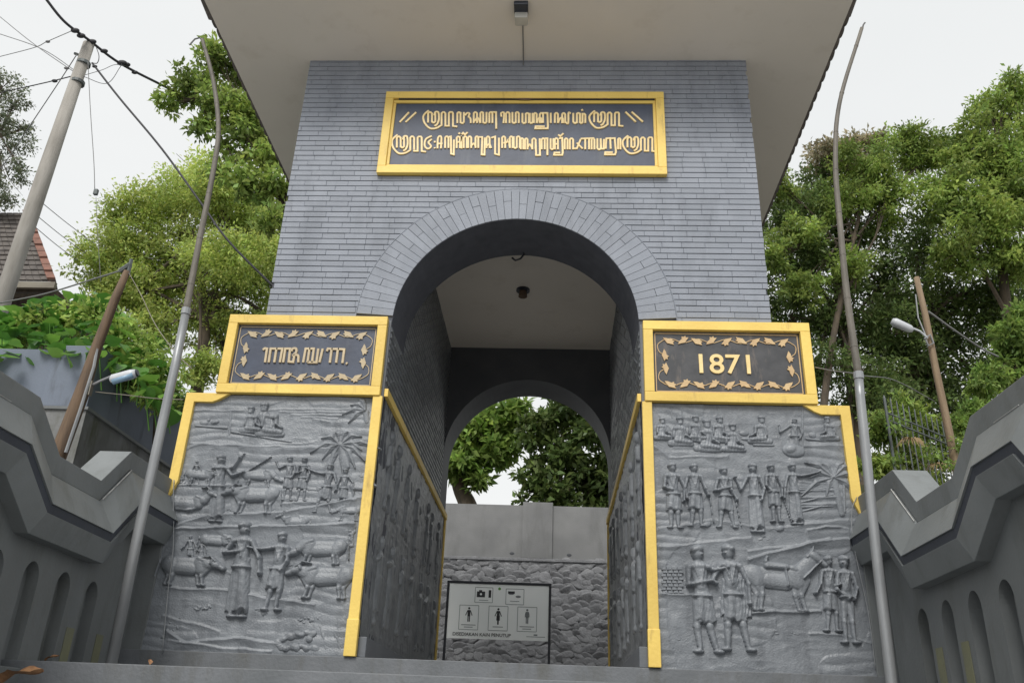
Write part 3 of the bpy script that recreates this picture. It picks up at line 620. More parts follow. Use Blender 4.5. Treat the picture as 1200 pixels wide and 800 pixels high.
for k in range(16):
    q = L2(720 + 12 * k + random.uniform(-8, 8), 640 + random.uniform(-40, 45)); P_.append(('e', *q, random.uniform(.03, .055), random.uniform(.022, .038), random.uniform(-.6, .6), .035 + .012 * random.random()))
carve('carved_rocks', P_, RL, .006)
P_ = []
for k in range(13):
    a = L2(930 + 10 * k, 720); b = L2(890 + 12 * k + 30 * math.sin(k), 560 + 12 * (k % 4)); P_.append(('c', *a, .012, *b, .005, .02))
carve('carved_grass', P_, RL, .006)
P_ = [('e', *L2(1085 + random.uniform(-30, 15), 100 + random.uniform(-30, 70)), .022, .013, random.uniform(0, 3), .022) for k in range(22)]
carve('carved_leaves', P_, RL, .006)
for cx_, cy_, g_, w_, h_ in ((150, 470, L1, 22, 18), (640, 330, L1, 40, 12), (1100, 455, L1, 30, 22), (640, 640, L1, 30, 10), (440, 640, L1, 40, 12), (190, 560, L2, 30, 40), (150, 640, L2, 25, 25), (620, 500, L2, 40, 16), (860, 540, L2, 60, 14), (330, 480, L2, 50, 12)):
    carve('carved_bush', [('e', *g_(cx_ + PR_.uniform(-w_, w_), cy_ + PR_.uniform(-h_, h_)), PR_.uniform(.012, .024), PR_.uniform(.007, .013), PR_.uniform(0, 3), PR_.uniform(.014, .022)) for _ in range(16)], RL, .005)
# right panel figures
for hd, bs, f in (((120, 112), (118, 212), 1), ((215, 112), (215, 245), 1), ((300, 103), (298, 222), 1), ((430, 108), (425, 225), 1), ((360, 128), (360, 275), 1), ((500, 148), (500, 275), 1), ((655, 106), (655, 232), -1), ((1008, 108), (1030, 215), -1)):
    seated(R1(*hd), R1(*bs), RR, f)
person(R1(832, 112), R1(835, 300), RR, arms=((-.3, .62, -.32, .8), (.16, .6, .1, .45)), wide=1.2, robe=1, face=-1)
carve('carved_rock', [('e', *R1(828, 268), .105, .068, -.1, .05), ('e', *R1(812, 262), .06, .045, .3, .058)], RR, .006)
plank(R1(615, 238), R1(720, 240), RR, [(R1(640, 240), R1(630, 268)), (R1(690, 240), R1(700, 268))]); plank(R1(900, 205), R1(1000, 215), RR)
carve('carved_pot', [('e', *R1(560, 175), .05, .03, 0, .035), ('e', *R1(575, 205), .06, .02, 0, .03)], RR, .006)
carve('carved_pot', [('e', *R1(930, 185), .04, .034, 0, .035)], RR, .006)
plank(R1(875, 30), R1(880, 290), RR, name='carved_post', r=.012)
for k in (170, 225, 420): plank(R1(k, 35), R1(k + 2, 95), RR, name='carved_post', r=.007)
person(R1(172, 362), R1(188, 695), RR, arms=((-.13, .62, -.02, .58), (.17, .62, .15, .42)), stride=.0)
person(R1(290, 365), R1(305, 685), RR, arms=((-.15, .62, -.13, .44), (.16, .60, .2, .5)), stride=.02, tools=((.22, .52, .26, .08),))
person(R1(450, 382), R1(470, 692), RR, arms=((-.16, .60, .1, .66), (.1, .62, .18, .46)), stride=.05, tools=((.14, .6, .22, .05),))
person(R1(606, 365), R1(635, 715), RR, robe=1, arms=((-.22, .6, -.3, .78), (.16, .62, .1, .46)), wide=.85, face=-1)
person(R1(706, 366), R1(740, 660), RR, arms=((-.13, .62, -.02, .5), (.16, .6, .14, .44)), stride=.0, tools=((.14, .5, .26, .03),), wide=.9)
person(R1(820, 362), R1(850, 672), RR, arms=((-.17, .6, -.2, .42), (.26, .80, .5, .86)), robe=1, wide=.85)
for px in (365, 515, 760): carve('carved_hoe', [('e', *R1(px - 5, 668 if px != 760 else 688), .045, .028, .3, .035)], RR, .006)
palm(R1(1042, 415), .27, (R1(1045, 420), R1(1090, 610)), RR, [(140, 1.15), (118, .7), (60, .8), (40, 1.0), (10, .9), (200, 1.2), (170, .8), (240, .6), (330, .9)])
plank(R1(1100, 440), R1(1105, 600), RR, name='carved_post', r=.016)
for k in range(6): plank(R1(865, 470 + 26 * k), R1(1040, 480 + 22 * k - (k % 2) * 40), RR, name='carved_log', r=.012)
person(R2(285, 120), R2(345, 630), RR, arms=((-.13, .62, .10, .66), (.16, .76, .30, .79)), wide=.9, face=1, skirt=True, stride=.03)
person(R2(440, 115), R2(495, 620), RR, arms=((-.2, .64, -.16, .62), (.17, .62, .16, .44)), wide=.92, face=-1, stride=.05)
carve('carved_sarong', [('c', *R2(478, 265), .11, *R2(482, 440), .135, .055, 1)], RR, .006, folds=.25)
beast(R2(690, 238), .62, RR, 1, legs=.44, horse=True, name='carved_horse')
person(R2(940, 162), R2(965, 520), RR, arms=((-.14, .62, -.22, .5), (.16, .62, .1, .6)), wide=.85, face=1, stride=.02)
person(R2(1020, 165), R2(1055, 580), RR, arms=((-.14, .6, .02, .5), (.15, .62, .1, .5)), wide=.8, face=-1, stride=.01, skirt=False)
carve('carved_stones', [('e', *R2(945, 75), .03, .018, 0, .03), ('e', *R2(975, 70), .028, .018, .3, .034), ('e', *R2(960, 86), .025, .012, 0, .03)], RR, .005)
mb = MB()
for i in range(8):
    for j in range(4):
        a = R2(106 + j * 27 + (i % 2) * 8, 190 + i * 17); b = R2(106 + j * 27 + 22 + (i % 2) * 8, 203 + i * 17)
        mb.box((a[0], -.022, b[1]), (b[0], .0, a[1]))
tag(mb.build('carved_masonry', 'relief', RR), kind='stuff')
for cx_, cy_, g_, w_, h_ in ((180, 60, R2, 60, 14), (620, 40, R2, 70, 12), (960, 700, R1, 70, 18), (200, 560, R2, 50, 14), (760, 520, R2, 80, 14), (1000, 640, R1, 60, 14)):
    carve('carved_bush', [('e', *g_(cx_ + PR_.uniform(-w_, w_), cy_ + PR_.uniform(-h_, h_)), PR_.uniform(.015, .03), PR_.uniform(.006, .012), PR_.uniform(-.5, .5), PR_.uniform(.010, .016)) for _ in range(14)], RR, .005)
# gold bars framing the reliefs
for s, pn in ((-1, RL), (1, RR)):
    def sb(x0, x1, z0, z1, y0=-.055, nm='frame_bar'):
        a, b = sorted((s * x0, s * x1)); return bar(MB(), a, b, z0, z1, y0=y0, y1=.0).build(nm, 'gold', pn, bevel=.006)
    sb(1.224, 1.315, .0, 2.328)
    sb(1.218, 1.322, .0, .3, -.062)
    poly = [(2.70, 2.326), (3.125, 2.326), (3.125, 1.45), (3.10, 1.30), (3.035, 1.46), (3.035, 2.235), (2.86, 2.235), (2.80, 2.26)]
    if s > 0: poly = [(x, z) for x, z in poly]
    MB().prism([(s * x, z) for x, z in poly], -.05, .0).build('frame_bar', 'gold', pn, bevel=.005)
    # dado relief on the passage wall
    Y, Z = np.meshgrid(np.linspace(.02, 5.14, 420), np.linspace(.16, 2.34, 240))
    H = .014 * vnoise(Y, Z, 5, 11) + .012 * (1 - np.abs(2 * vnoise(Y * 5, Z, 2.2, 12) - 1)) + .006 * (1 - np.abs(2 * vnoise(Y, Z, 14, 14) - 1)) + .003 * vnoise(Y, Z, 34, 13)
    V = np.stack([(s * (1.238 - H)).ravel(), Y.ravel(), Z.ravel()], 1); idx = np.arange(Y.size).reshape(Y.shape)
    F = np.stack([idx[:-1, :-1], idx[:-1, 1:], idx[1:, 1:], idx[1:, :-1]], -1).reshape(-1, 4)
    if s > 0: F = F[:, ::-1]
    DP = np_mesh('passage_relief', V, F, 'dado', G)
    for k in range(7):
        yy = .45 + .68 * k
        for zz in (.35, 1.3):
            u_ = PR_.uniform; yy += u_(-.1, .1); zz += u_(-.06, .08); ln = u_(-.05, .05); st = u_(.02, .12)
            P = [('c', yy - st, zz + .03, .03, yy - .03, zz + .33, .05, .035), ('c', yy + st, zz + .03, .03, yy + .03, zz + .33, .05, .038), ('c', yy, zz + .42, .08, yy + ln * .3, zz + .2 + u_(-.12, .05), .10, .042, 1), ('c', yy, zz + .4, .07, yy + ln, zz + .6, .085, .05), ('e', yy + ln, zz + .75, .048, .065, 0, .055),
                 ('c', yy + ln + .08, zz + .62, .03, yy + u_(.1, .22), zz + u_(.4, .6), .022, .052), ('c', yy + ln - .08, zz + .62, .03, yy - u_(.08, .2), zz + u_(.36, .62), .022, .052), ('c', yy - st - .02, zz + .03, .03, yy - st + .06, zz + .02, .025, .04)]
            carve('carved_person', P, DP, .014, axis=s)
    a, b = sorted((s * 1.222, s * 1.185)); MB().box((a, .0, 2.345), (b, 5.14, 2.425)).build('gold_rail', 'gold', DP, bevel=.004)
    a, b = sorted((s * 1.222, s * 1.195)); MB().box((a, 5.08, .16), (b, 5.14, 2.34)).build('gold_rail', 'gold', DP, bevel=.004)
    a, b = sorted((s * 1.221, s * 1.15)); MB().box((a, .01, 0), (b, 5.14, .165)).build('skirting', 'wall', DP, bevel=.006)
settle(G)
for o in list(G.children): pass

# ---- fittings hanging from the gate
p = at(611, 12, ZT, 2)
t = thing('wall_lamp', (p.x, p.y, ZT), 'small square lamp with dark cap fixed under the front eave', 'lamp')
MB().box((p.x - .075, p.y - .13, ZT - .05), (p.x + .075, p.y + .02, ZT)).build('lamp_base', 'lampdark', t, bevel=.01)
MB().box((p.x - .07, p.y - .02, ZT - .12), (p.x + .07, p.y + .11, ZT - .001)).build('lamp_shade', 'lens', t, bevel=.015); settle(t)
tag(MB().tube([(p.x + .01, p.y + .11, ZT - .006), (p.x + .005, -.3, ZT - .007), (p.x, -.015, ZT - .006), (p.x, -.012, ZT - .08)], .006, 6).build('lamp_cable', 'wirelight'), 'thin cable running over the eave soffit behind the lamp', 'cable')
p = at(613, 339, 4.87, 2)
t = thing('ceiling_lamp', (p.x, p.y, 4.87), 'small brown ceiling lamp in the middle of the passage ceiling', 'lamp')
MB().tube([(p.x, p.y, 4.869), (p.x, p.y, 4.84)], .09, 16).build('lamp_base', 'lampdark', t); MB().tube([(p.x, p.y, 4.839), (p.x, p.y, 4.76)], .05, 12, r2=.06).build('lamp_holder', 'wood', t); settle(t)
p = at(607, 292, .7)
t = thing('hanging_hook', (p.x, .7, 4.34), 'black curled iron hook hanging from the top of the arch', 'hook')
q = lambda x, y: at(x, y, .7)
MB().tube([q(607, 282), q(606, 290), q(613, 294)] + [q(613 + a, b) for a, b in ((1, 298), (-3, 303), (-9, 305), (-13, 302))], .012, 6).build('hook_curl', 'black', t)
MB().tube([q(601, 284), q(607, 281), q(613, 285), q(612, 291), q(606, 293)], .011, 6).build('hook_loop', 'black', t)
MB().tube([q(607, 275), q(607, 284)], .008, 6).build('hook_rod', 'black', t); settle(t)

# ================================================================== PARAPETS
PATH = [(-.004, 1.085), (-.74, 1.085), (-1.10, .738), (-2.0, .745), (-2.40, 1.035), (-2.90, 1.035), (-3.22, .66), (-4.1, .66), (-4.5, .95), (-5.0, .95)]
def offset_path(P, d):
    o = []
    for i, p in enumerate(P):
        p = Vector(p); d1 = (p - Vector(P[i - 1])).normalized() if i else None; d2 = (Vector(P[i + 1]) - p).normalized() if i < len(P) - 1 else None
        n1 = Vector((d1.y, -d1.x)) if d1 else None; n2 = Vector((d2.y, -d2.x)) if d2 else None
        n = ((n1 or n2) + (n2 or n1)).normalized(); k = 1 / max(.5, n.dot(n1 or n2))
        if n.y < 0: n = -n
        o.append(p + n * d * k)
    o[0].x = P[0][0]; o[-1].x = P[-1][0]
    return o
def sweep(prof, s, closed=True):
    rows = [[(s * X, q.x, q.y) for q in offset_path(PATH, dv)] for X, dv in prof]; mb = MB(); n = len(PATH); k = len(prof)
    vs = [p for r in rows for p in r]; fs = []
    for i in range(k if closed else k - 1):
        j = (i + 1) % k
        for a in range(n - 1): fs.append((i * n + a, i * n + a + 1, j * n + a + 1, j * n + a))
    if closed: fs += [tuple(i * n for i in range(k)), tuple(i * n + n - 1 for i in range(k - 1, -1, -1))]
    return mb.add(vs, fs)
for s in (-1, 1):
    side = 'left' if s < 0 else 'right'
    T = thing('parapet_wall', (s * 3.2, -2.5, -2.2), 'grey stair parapet with zigzag coping and slim arched niches, on the %s of the gate' % side, 'parapet', 'parapets flanking the steps')
    sweep([(3.10, .242), (3.088, .385), (3.36, .385), (3.36, .242)], s).build('coping_top', 'coping', T, bevel=.006)
    sweep([(2.975, .012), (3.085, .236), (3.37, .236), (3.47, .012)], s).build('coping_slope', 'coping', T, bevel=.004)
    sweep([(3.0, -.05), (2.99, .010), (3.46, .010), (3.45, -.05)], s).build('coping_band', 'groove', T)
    sweep([(3.05, -.205), (2.985, -.052), (3.46, -.052), (3.40, -.205)], s).build('coping_base', 'coping', T, bevel=.004)
    # worn white paint on the lip
    lp = offset_path(PATH, .238)
    mb = MB(); MBp = lambda q, X=3.082: (s * X, q.x, q.y + .004)
    mb.tube([MBp(lp[1]), MBp(lp[1].lerp(lp[2], .96))], .0045, 5); mb.tube([MBp(lp[4].lerp(lp[5], .35)), MBp(lp[4].lerp(lp[5], .8))], .003, 5); mb.build('worn_edge', 'lip', T)
    # wall body with niches
    low = offset_path(PATH, -.2); ly = [q.x for q in low][::-1]; lz = [q.y for q in low][::-1]
    zl = lambda y: float(np.interp(y, ly, lz)) + .01
    mb = MB(); X0, X1, X2 = s * 3.15, s * 3.24, s * 3.40; ZB = -2.25
    def vq(X, ya, yb, z0a, z0b): mb.quad((X, ya, z0a), (X, yb, z0b), (X, yb, zl(yb)), (X, ya, zl(ya)))
    ys = sorted([q for q in ly if q > -4.99] + [-4.99, -.27])
    cen = [-.89 - .4267 * k for k in range(10)]; edges = []
    cur = -.27; HW = .095
    segs = []
    for c in cen:
        if c - HW < -4.9: break
        segs.append(('s', cur, c + HW)); segs.append(('n', c + HW, c - HW)); cur = c - HW
    segs.append(('s', cur, -4.99))
    for kd, ya, yb in segs:
        if kd == 's':
            br = [ya] + [v for v in sorted(ly, reverse=True) if yb < v < ya] + [yb]
            for a, b in zip(br, br[1:]): vq(X0, a, b, ZB, ZB)
        else:
            c = (ya + yb) / 2; r = HW; zt = .415; zs = zt - .13
            arc = [(c + r * math.cos(math.pi * i / 14), zs + .13 * math.sin(math.pi * i / 14)) for i in range(15)]
            fl = -.42 if c > -1.75 else -1.2
            for (a, za), (b, zb) in zip(arc, arc[1:]):
                mb.quad((X0, a, za), (X0, b, zb), (X0, b, zl(b)), (X0, a, zl(a))); mb.quad((X0, a, za), (X1, a, za), (X1, b, zb), (X0, b, zb)); mb.quad((X1, a, fl), (X1, b, fl), (X1, b, zb), (X1, a, za))
            for a in (ya, yb): mb.quad((X0, a, fl), (X1, a, fl), (X1, a, zs), (X0, a, zs))
            mb.quad((X0, ya, fl), (X0, yb, fl), (X1, yb, fl), (X1, ya, fl)); mb.quad((X0, ya, ZB), (X0, yb, ZB), (X0, yb, fl), (X0, ya, fl))
    br = [-.005] + [v for v in sorted(ly, reverse=True) if -4.99 < v < -.005] + [-4.99]
    for a, b in zip(br, br[1:]): vq(X2, a, b, ZB, ZB)
    mb.quad((X0, -.27, ZB), (X0, -.27, zl(-.27)), (X2, -.27, zl(-.27)), (X2, -.27, ZB)); mb.quad((X0, -4.99, ZB), (X0, -4.99, zl(-4.99)), (X2, -4.99, zl(-4.99)), (X2, -4.99, ZB))
    mb.quad((s * 3.24, -.27, ZB), (s * 3.24, -.005, ZB), (s * 3.24, -.005, zl(-.005)), (s * 3.24, -.27, zl(-.27)))
    mb.build('niche_wall', 'parapet', T)
    a, b = sorted((s * 3.09, s * 3.148))
    MB().box((a, -4.9, -2.2), (b, -.5, -.27)).build('skirting', 'parapet', T, bevel=.01)
    # mossy yellow streaks left of old paint
    a, b = sorted((s * 3.1485, s * 3.1445))
    for yc in ((-1.10, -1.52) if s > 0 else (-.62, -1.08)): MB().box((a, yc - .055, -.2), (b, yc + .055, .12 if s > 0 else .05)).build('paint_patch', 'moss', T)
    settle(T)

# ================================================================== FLAG POLES
def flagpole(s, pix, jn, cat_l, hook):
    Y = -.94; q = [at(x, y, Y) for x, y in pix]
    T = thing('flagpole', (q[0].x, Y, -.22), cat_l, 'flagpole', 'flagpoles beside the gate')
    j = at(*jn, Y); base = Vector((q[0].x, Y, -.22))
    low = [base] + [p for p in q if base.z + .1 < p.z < j.z] + [j]
    MB().tube(low, .043, 14, r2=.035).build('steel_pipe', 'pipe', T, smooth=True)
    up = curve([j - Vector((0, 0, .02))] + [p for p in q if p.z > j.z + .1], 8)
    MB().tube(up, .031, 10, r2=.018).build('bamboo_top', 'bamboo', T, smooth=True)
    MB().tube([j - Vector((0, 0, .03)), j + Vector((0, 0, .03))], .041, 12).build('collar', 'pipe', T)
    k = at(jn[0] - 17 * s * 0 + (jn[0] - q[0].x) * 0, jn[1], Y)
    MB().tube([base, base + Vector((0, 0, .02))], .11, 14).build('base_plate', 'pipe', T)
    for i in range(3, len(up) - 1, 5): MB().tube([up[i], up[i] + (up[i + 1] - up[i]) * .12], .0335 - .014 * i / len(up), 10).build('bamboo_node', 'bamboo', T)
    MB().tube([up[-1] + Vector(h) for h in hook], .009, 5).build('hook', 'wirelight', T)
    settle(T)
flagpole(-1, [(130, 778), (165, 610), (205, 430), (234, 280), (250, 200), (256, 150), (250, 95), (237, 46)], (218, 365), 'grey steel flagpole with bent bamboo top, in front of the left relief panel',
         [(0, 0, -.02), (-.03, 0, .02), (-.08, 0, .0), (-.12, 0, -.08)])
flagpole(1, [(1045, 800), (1026, 640), (1008, 465), (993, 350), (985, 270), (979, 190), (984, 120), (1010, 33)], (1006, 440), 'grey steel flagpole with bent bamboo top, in front of the right relief panel',
         [(0, 0, -.02), (.02, 0, .04), (.04, 0, .07)])

# ================================================================== BACK WALL AND INFORMATION BOARD
YW = 10.2
zt_, zl_, zb_ = at(600, 591, YW).z, at(600, 655, YW).z, 0
BWl = thing('terrace_wall', (0, YW, 0), 'grey wall behind the arch, smooth above and rough stone below', 'wall')
MB().box((-11, YW + .03, zl_), (9, YW + .25, zt_)).build('upper_panel', 'terrace', BWl)
a = at(613, 590, YW).x; b = at(648, 590, YW).x
MB().box((a, YW - .03, zl_ + .03), (b, YW + .03, zt_ + .06)).build('pilaster', 'terrace', BWl, bevel=.008)
MB().box((-9, YW - .035, zl_ - .03), (9, YW + .05, zl_ + .03)).build('ledge', 'stone', BWl, bevel=.01)
MB().box((-9, YW + .02, -.01), (9, YW + .2, zl_ - .03)).build('stone_backing', 'stonegap', BWl)
for (x_, y_) in ((600, 648), (667, 650)):
    q_ = at(x_, y_, YW + .03); MB().ball((q_.x, YW + .028, q_.z), .05, .006, .03).build('stain', 'dark', BWl)
def stone_mesh(seed):
    r = np.random.default_rng(seed); bm = bmesh.new(); bmesh.ops.create_icosphere(bm, subdivisions=2, radius=1)
    d = Vector(r.normal(size=3)).normalized()
    for v in bm.verts:
        k = 1 + .13 * math.sin(v.co.x * 4 + seed) * math.cos(v.co.z * 3.3 + seed * 2) + r.uniform(-.11, .11); v.co *= k
        v.co.y = max(-.4, min(.6, v.co.y * .9)) - .45 * v.co.z * (seed % 3 - .3) + .2 * v.co.x * ((seed % 2) - .5)
    me = bpy.data.meshes.new('stone'); bm.to_mesh(me); bm.free(); me.materials.append(M['stone']); me.polygons.foreach_set('use_smooth', [True] * len(me.polygons)); return me
sm = [stone_mesh(k) for k in range(8)]
zz = .05; spots = []
while zz < zl_ - .06:
    hgt = random.uniform(.10, .145); x = -2.8 + random.random() * .1
    while x < 2.8:
        wd = random.uniform(.14, .29); hh = hgt * random.uniform(.85, 1.3)
        T4 = Matrix.Translation((x + wd / 2, YW + .018, zz + random.uniform(-.035, .035) + hgt * .3)) @ Matrix.Rotation(random.uniform(-.5, .5), 4, 'Y') @ Matrix.Diagonal((wd * .62, random.uniform(.035, .07), min(hh * .70, (zl_ - zz)), 1))
        spots.append((abs(x + wd / 2 - .2), random.choice(sm), T4)); x += wd * .92
    zz += hgt * .88
spots.sort(key=lambda q: q[0])
for _, me_, T4 in spots[:296]:
    o = me_obj('stone', me_, None, BWl); o.matrix_local = T4
mb = MB()
for _, me_, T4 in spots[296:]: mb.add([T4 @ v.co for v in me_.vertices], [tuple(p.vertices) for p in me_.polygons])
tag(mb.build('stone_courses', 'stone', BWl, smooth=True), kind='stuff')
settle(BWl)
tag(MB().box((-60, YW + .26, -2.2), (60, 60, zt_ - .15)).build('hillside', 'earth'), kind='structure')

YB = 8.8
c = [at(524.5, 684.5, YB), at(645, 684.5, YB), at(643, 775, YB), at(521, 773, YB)]
x0, x1 = (c[0].x + c[3].x) / 2, (c[1].x + c[2].x) / 2; zt2 = c[0].z + .03; zb2 = at(585, 749, YB).z
T = thing('information_board', ((x0 + x1) / 2, YB, 0), 'white notice board with black pictograms in a black frame behind the arch', 'sign')
for x in (x0, x1): MB().box((x - .022, YB - .02, -.005), (x + .022, YB + .02, zt2)).build('post', 'black', T, bevel=.004)
MB().box((x0 - .022, YB - .021, zt2 + .001), (x1 + .022, YB + .021, zt2 + .045)).build('top_rail', 'black', T, bevel=.004)
BD = MB().box((x0 + .023, YB - .008, zb2), (x1 - .023, YB + .008, zt2 - .002)).build('board', 'board', T)
W_, Hh_ = x1 - x0, zt2 - zb2
# board grid from the zoomed photo: u 0..1 left to right, v 0..1 top to bottom
def bpnt(u, v): return x0 + W_ * u, zt2 - Hh_ * v
YF = YB - .0105
def rect(u0, v0, u1, v1, m, nm, dy=0, t=.0015):
    a = bpnt(u0, v1); b = bpnt(u1, v0); return MB().box((a[0], YF + dy, a[1]), (b[0], YF + dy + t, b[1])).build(nm, m, BD)
def outline(u0, v0, u1, v1, nm='pictogram_frame'):
    mb = MB(); p = [bpnt(u0, v0), bpnt(u1, v0), bpnt(u1, v1), bpnt(u0, v1), bpnt(u0, v0)]
    for a, b in zip(p, p[1:]): stroke(mb, [a, b], .009, YF - .0005, YF + .002)
    mb.build(nm, 'inkgrey', BD, fix=False)
outline(.268, .065, .44, .34); outline(.57, .075, .745, .36)
for u in (.125, .41, .69): outline(u, .40, u + .185, .84)
rect(.285, .14, .365, .245, 'ink', 'camera_pictogram'); rect(.305, .115, .335, .14, 'ink', 'camera_pictogram'); rect(.40, .11, .425, .25, 'ink', 'phone_pictogram')
q = bpnt(.325, .19); MB().tube([(q[0], YF - .001, q[1]), (q[0], YF, q[1])], .02, 12).build('lens_pictogram', 'board', BD)
rect(.59, .12, .655, .165, 'ink', 'object_pictogram'); rect(.60, .165, .645, .18, 'inkgrey', 'object_pictogram')
q = bpnt(.69, .215); MB().ball((q[0], YF, q[1]), .05, .002, .022).build('object_pictogram', 'inkgrey', BD)
q = bpnt(.505, .08); MB().tube([(q[0], YF - .001, q[1]), (q[0], YF + .002, q[1])], .026, 16).build('emblem', 'green', BD)
for k, u in enumerate((.2175, .5025, .7825)):
    q = bpnt(u, .455); z_ = q[1]; xx = q[0]; mt = 'ink' if k < 2 else 'inkgrey'; mb = MB(); f = Hh_
    mb.tube([(xx, YF - .001, z_), (xx, YF + .002, z_)], .02 , 12)
    stroke(mb, [(xx, z_ - .03), (xx, z_ - .30 * f * .48)], .05, YF - .001, YF + .002)
    for sg in (-1, 1):
        sp = (.042, .042, .034)[k]
        stroke(mb, [(xx + sg * .022, z_ - .035), (xx + sg * sp, z_ - .08), (xx + sg * (sp + (.018 if k < 2 else 0)), z_ - .125)], .015, YF - .0012, YF + .002)
        if k != 1: stroke(mb, [(xx + sg * .014, z_ - .12), (xx + sg * .013, z_ - .235)], .019, YF - .0013, YF + .002)
    if k == 1: stroke(mb, [(xx, z_ - .11), (xx, z_ - .2)], .062, YF - .0013, YF + .002); stroke(mb, [(xx, z_ - .2), (xx, z_ - .27)], .03, YF - .0014, YF + .002)
    mb.build('dress_pictogram', mt, BD, fix=False)
    for j in range(2 if k != 1 else 1):
        v_ = .755 + .04 * j + (.02 if k == 1 else 0); hw_ = (.07, .05, .07)[k] * (.6 if j else 1); rect(u - hw_, v_ - .006, u + hw_, v_ + .006, 'inkgrey', 'small_print')
for u in (.354, .657): rect(u - .045, .295, u + .045, .305, 'inkgrey', 'small_print')
q = bpnt(.35, .925); text_part('DISEDIAKAN KAIN PENUTUP', .082, (q[0], YF - .001, q[1]), 'ink', BD, .001, .0006, sx=1.0)
rect(.78, .925, .96, .935, 'inkgrey', 'small_print'); rect(.85, .885, .885, .91, 'inkgrey', 'small_print')
settle(T)

# ================================================================== TREES
def leaves(name, centers, radii, n, size, m, parent, seed, up=.35, sub=26, spread=.2, sh=(.55, 1.25), aspect=.42):
    r = np.random.default_rng(seed); C_ = []; 
    for c, R in zip(centers, radii):
        k = max(6, int(sub)); d = r.normal(size=(k, 3)); d /= np.linalg.norm(d, axis=1)[:, None]
        s_ = np.array(c) + d * R * (r.random((k, 1)) ** .45) * np.array([1, 1, .85]); C_.append(np.concatenate([s_, np.full((k, 1), R), r.uniform(*sh, (k, 1))], 1))
    C_ = np.concatenate(C_); w_ = C_[:, 3] ** 2; pick = r.choice(len(C_), n, p=w_ / w_.sum()); S = C_[pick]
    g = r.normal(size=(n, 3)); P = S[:, :3] + g * S[:, 3:4] * spread * np.array([1, 1, .55])
    dr = r.normal(size=(n, 3)) + np.array([0, 0, -.25]) + g * .7; dr /= np.linalg.norm(dr, axis=1)[:, None]
    nn = r.normal(size=(n, 3)) + np.array([0, 0, 1.3]); sd_ = np.cross(dr, nn); sd_ /= np.linalg.norm(sd_, axis=1)[:, None] + 1e-9
    nm = np.cross(sd_, dr); L = size * r.uniform(.6, 1.3, (n, 1)); Wd = L * aspect
    V = np.stack([P, P + dr * L * .45 + sd_ * Wd * .5 + nm * L * .06, P + dr * L - nm * L * .12, P + dr * L * .45 - sd_ * Wd * .5 + nm * L * .06], 1).reshape(-1, 3)
    F = np.arange(4 * n).reshape(n, 4); 
    t = S[:, 4:5] * r.uniform(.75, 1.25, (n, 1)); tint = np.concatenate([t * r.uniform(.9, 1.15, (n, 1)), t, t * r.uniform(.8, 1.1, (n, 1))], 1)
    return np_mesh(name, V, F, m, parent, smooth=False, tint=np.clip(tint, 0, 2))
def tree(name, label, clumps, trunk, m, n, size, seed, r0=.12, Y=None, cat='tree', group=None, sub=26, spread=.2, sh=(.55, 1.25), branches=True, aspect=.42):
    """clumps (px, py, radius px, Y); trunk list of (px, py, Y) from the foot up"""
    cs = [at(a, b, y_) for a, b, _, y_ in clumps]; rs = [c_[2] / pxm(p) for c_, p in zip(clumps, cs)]
    tr = [at(a, b, y_) for a, b, y_ in trunk]
    T = thing(name, tr[0], label, cat, group)
    tc_ = curve(tr, 5); MB().tube(tc_, r0, 9, r2=r0 * .35).build('trunk', 'bark', T, smooth=True)
    if branches:
        rr = random.Random(seed); mb = MB()
        for c, R in zip(cs, rs):
            k = tc_[rr.randrange(len(tc_) // 2, len(tc_))]; mid = k.lerp(c, .5) + Vector((rr.uniform(-.3, .3), rr.uniform(-.3, .3), rr.uniform(-.1, .35))) * R
            mb.tube(curve([k, mid, c], 4), r0 * .32, 5, r2=r0 * .1)
            for j in range(7):
                e = c + Vector((rr.uniform(-1, 1), rr.uniform(-1, 1), rr.uniform(-.8, .9))) * R * .9; st = k.lerp(c, rr.uniform(.6, 1)); mb.tube(curve([mid.lerp(c, rr.random()), (mid + c) / 2 * .3 + e * .4 + c * .3, e], 3), r0 * .12, 4, r2=r0 * .03)
        mb.build('branches', 'bark', T)
    leaves('crown', cs, rs, n, size, m, T, seed, sub=sub, spread=spread, sh=sh, aspect=aspect)
    settle(T); return T
tree('broadleaf_tree', 'tall yellow green tree with a wide rounded crown, behind the left flagpole', [(125, 305, 42, 11), (170, 262, 48, 11.5), (215, 235, 50, 12), (262, 225, 50, 11), (300, 250, 45, 12), (150, 345, 38, 11), (210, 310, 55, 12), (270, 310, 55, 11), (320, 330, 45, 12), (180, 385, 32, 11), (245, 375, 45, 12), (295, 390, 40, 12), (235, 430, 28, 11), (120, 350, 25, 11), (300, 300, 40, 13), (325, 290, 40, 12), (330, 380, 40, 12), (185, 345, 40, 12.5), (150, 300, 35, 12), (270, 430, 30, 12)],
     [(215, 640, 11.5), (228, 480, 11.5), (240, 400, 11.5), (235, 330, 11.5), (225, 270, 11.5)], 'leaf_yellow', 96000, .115, 1, r0=.2, sub=44, spread=.15, sh=(.7, 1.25))
tree('broadleaf_tree', 'dark glossy leaved branches hanging beside the left roof edge', [(222, 100, 24, 6.5), (252, 72, 24, 6.6), (200, 120, 16, 6.5), (278, 80, 26, 6.8), (262, 118, 28, 6.5), (300, 130, 28, 6.8), (238, 150, 18, 6.5), (285, 165, 28, 6.8), (315, 185, 25, 6.8), (290, 215, 26, 6.6), (330, 220, 26, 6.8), (262, 195, 18, 6.6), (318, 255, 20, 6.6)],
     [(420, 600, 7.5), (380, 430, 7.5), (350, 290, 7.2), (310, 190, 7), (280, 120, 6.8)], 'leaf_green', 10000, .14, 2, r0=.1, sub=22, spread=.17, aspect=.5)
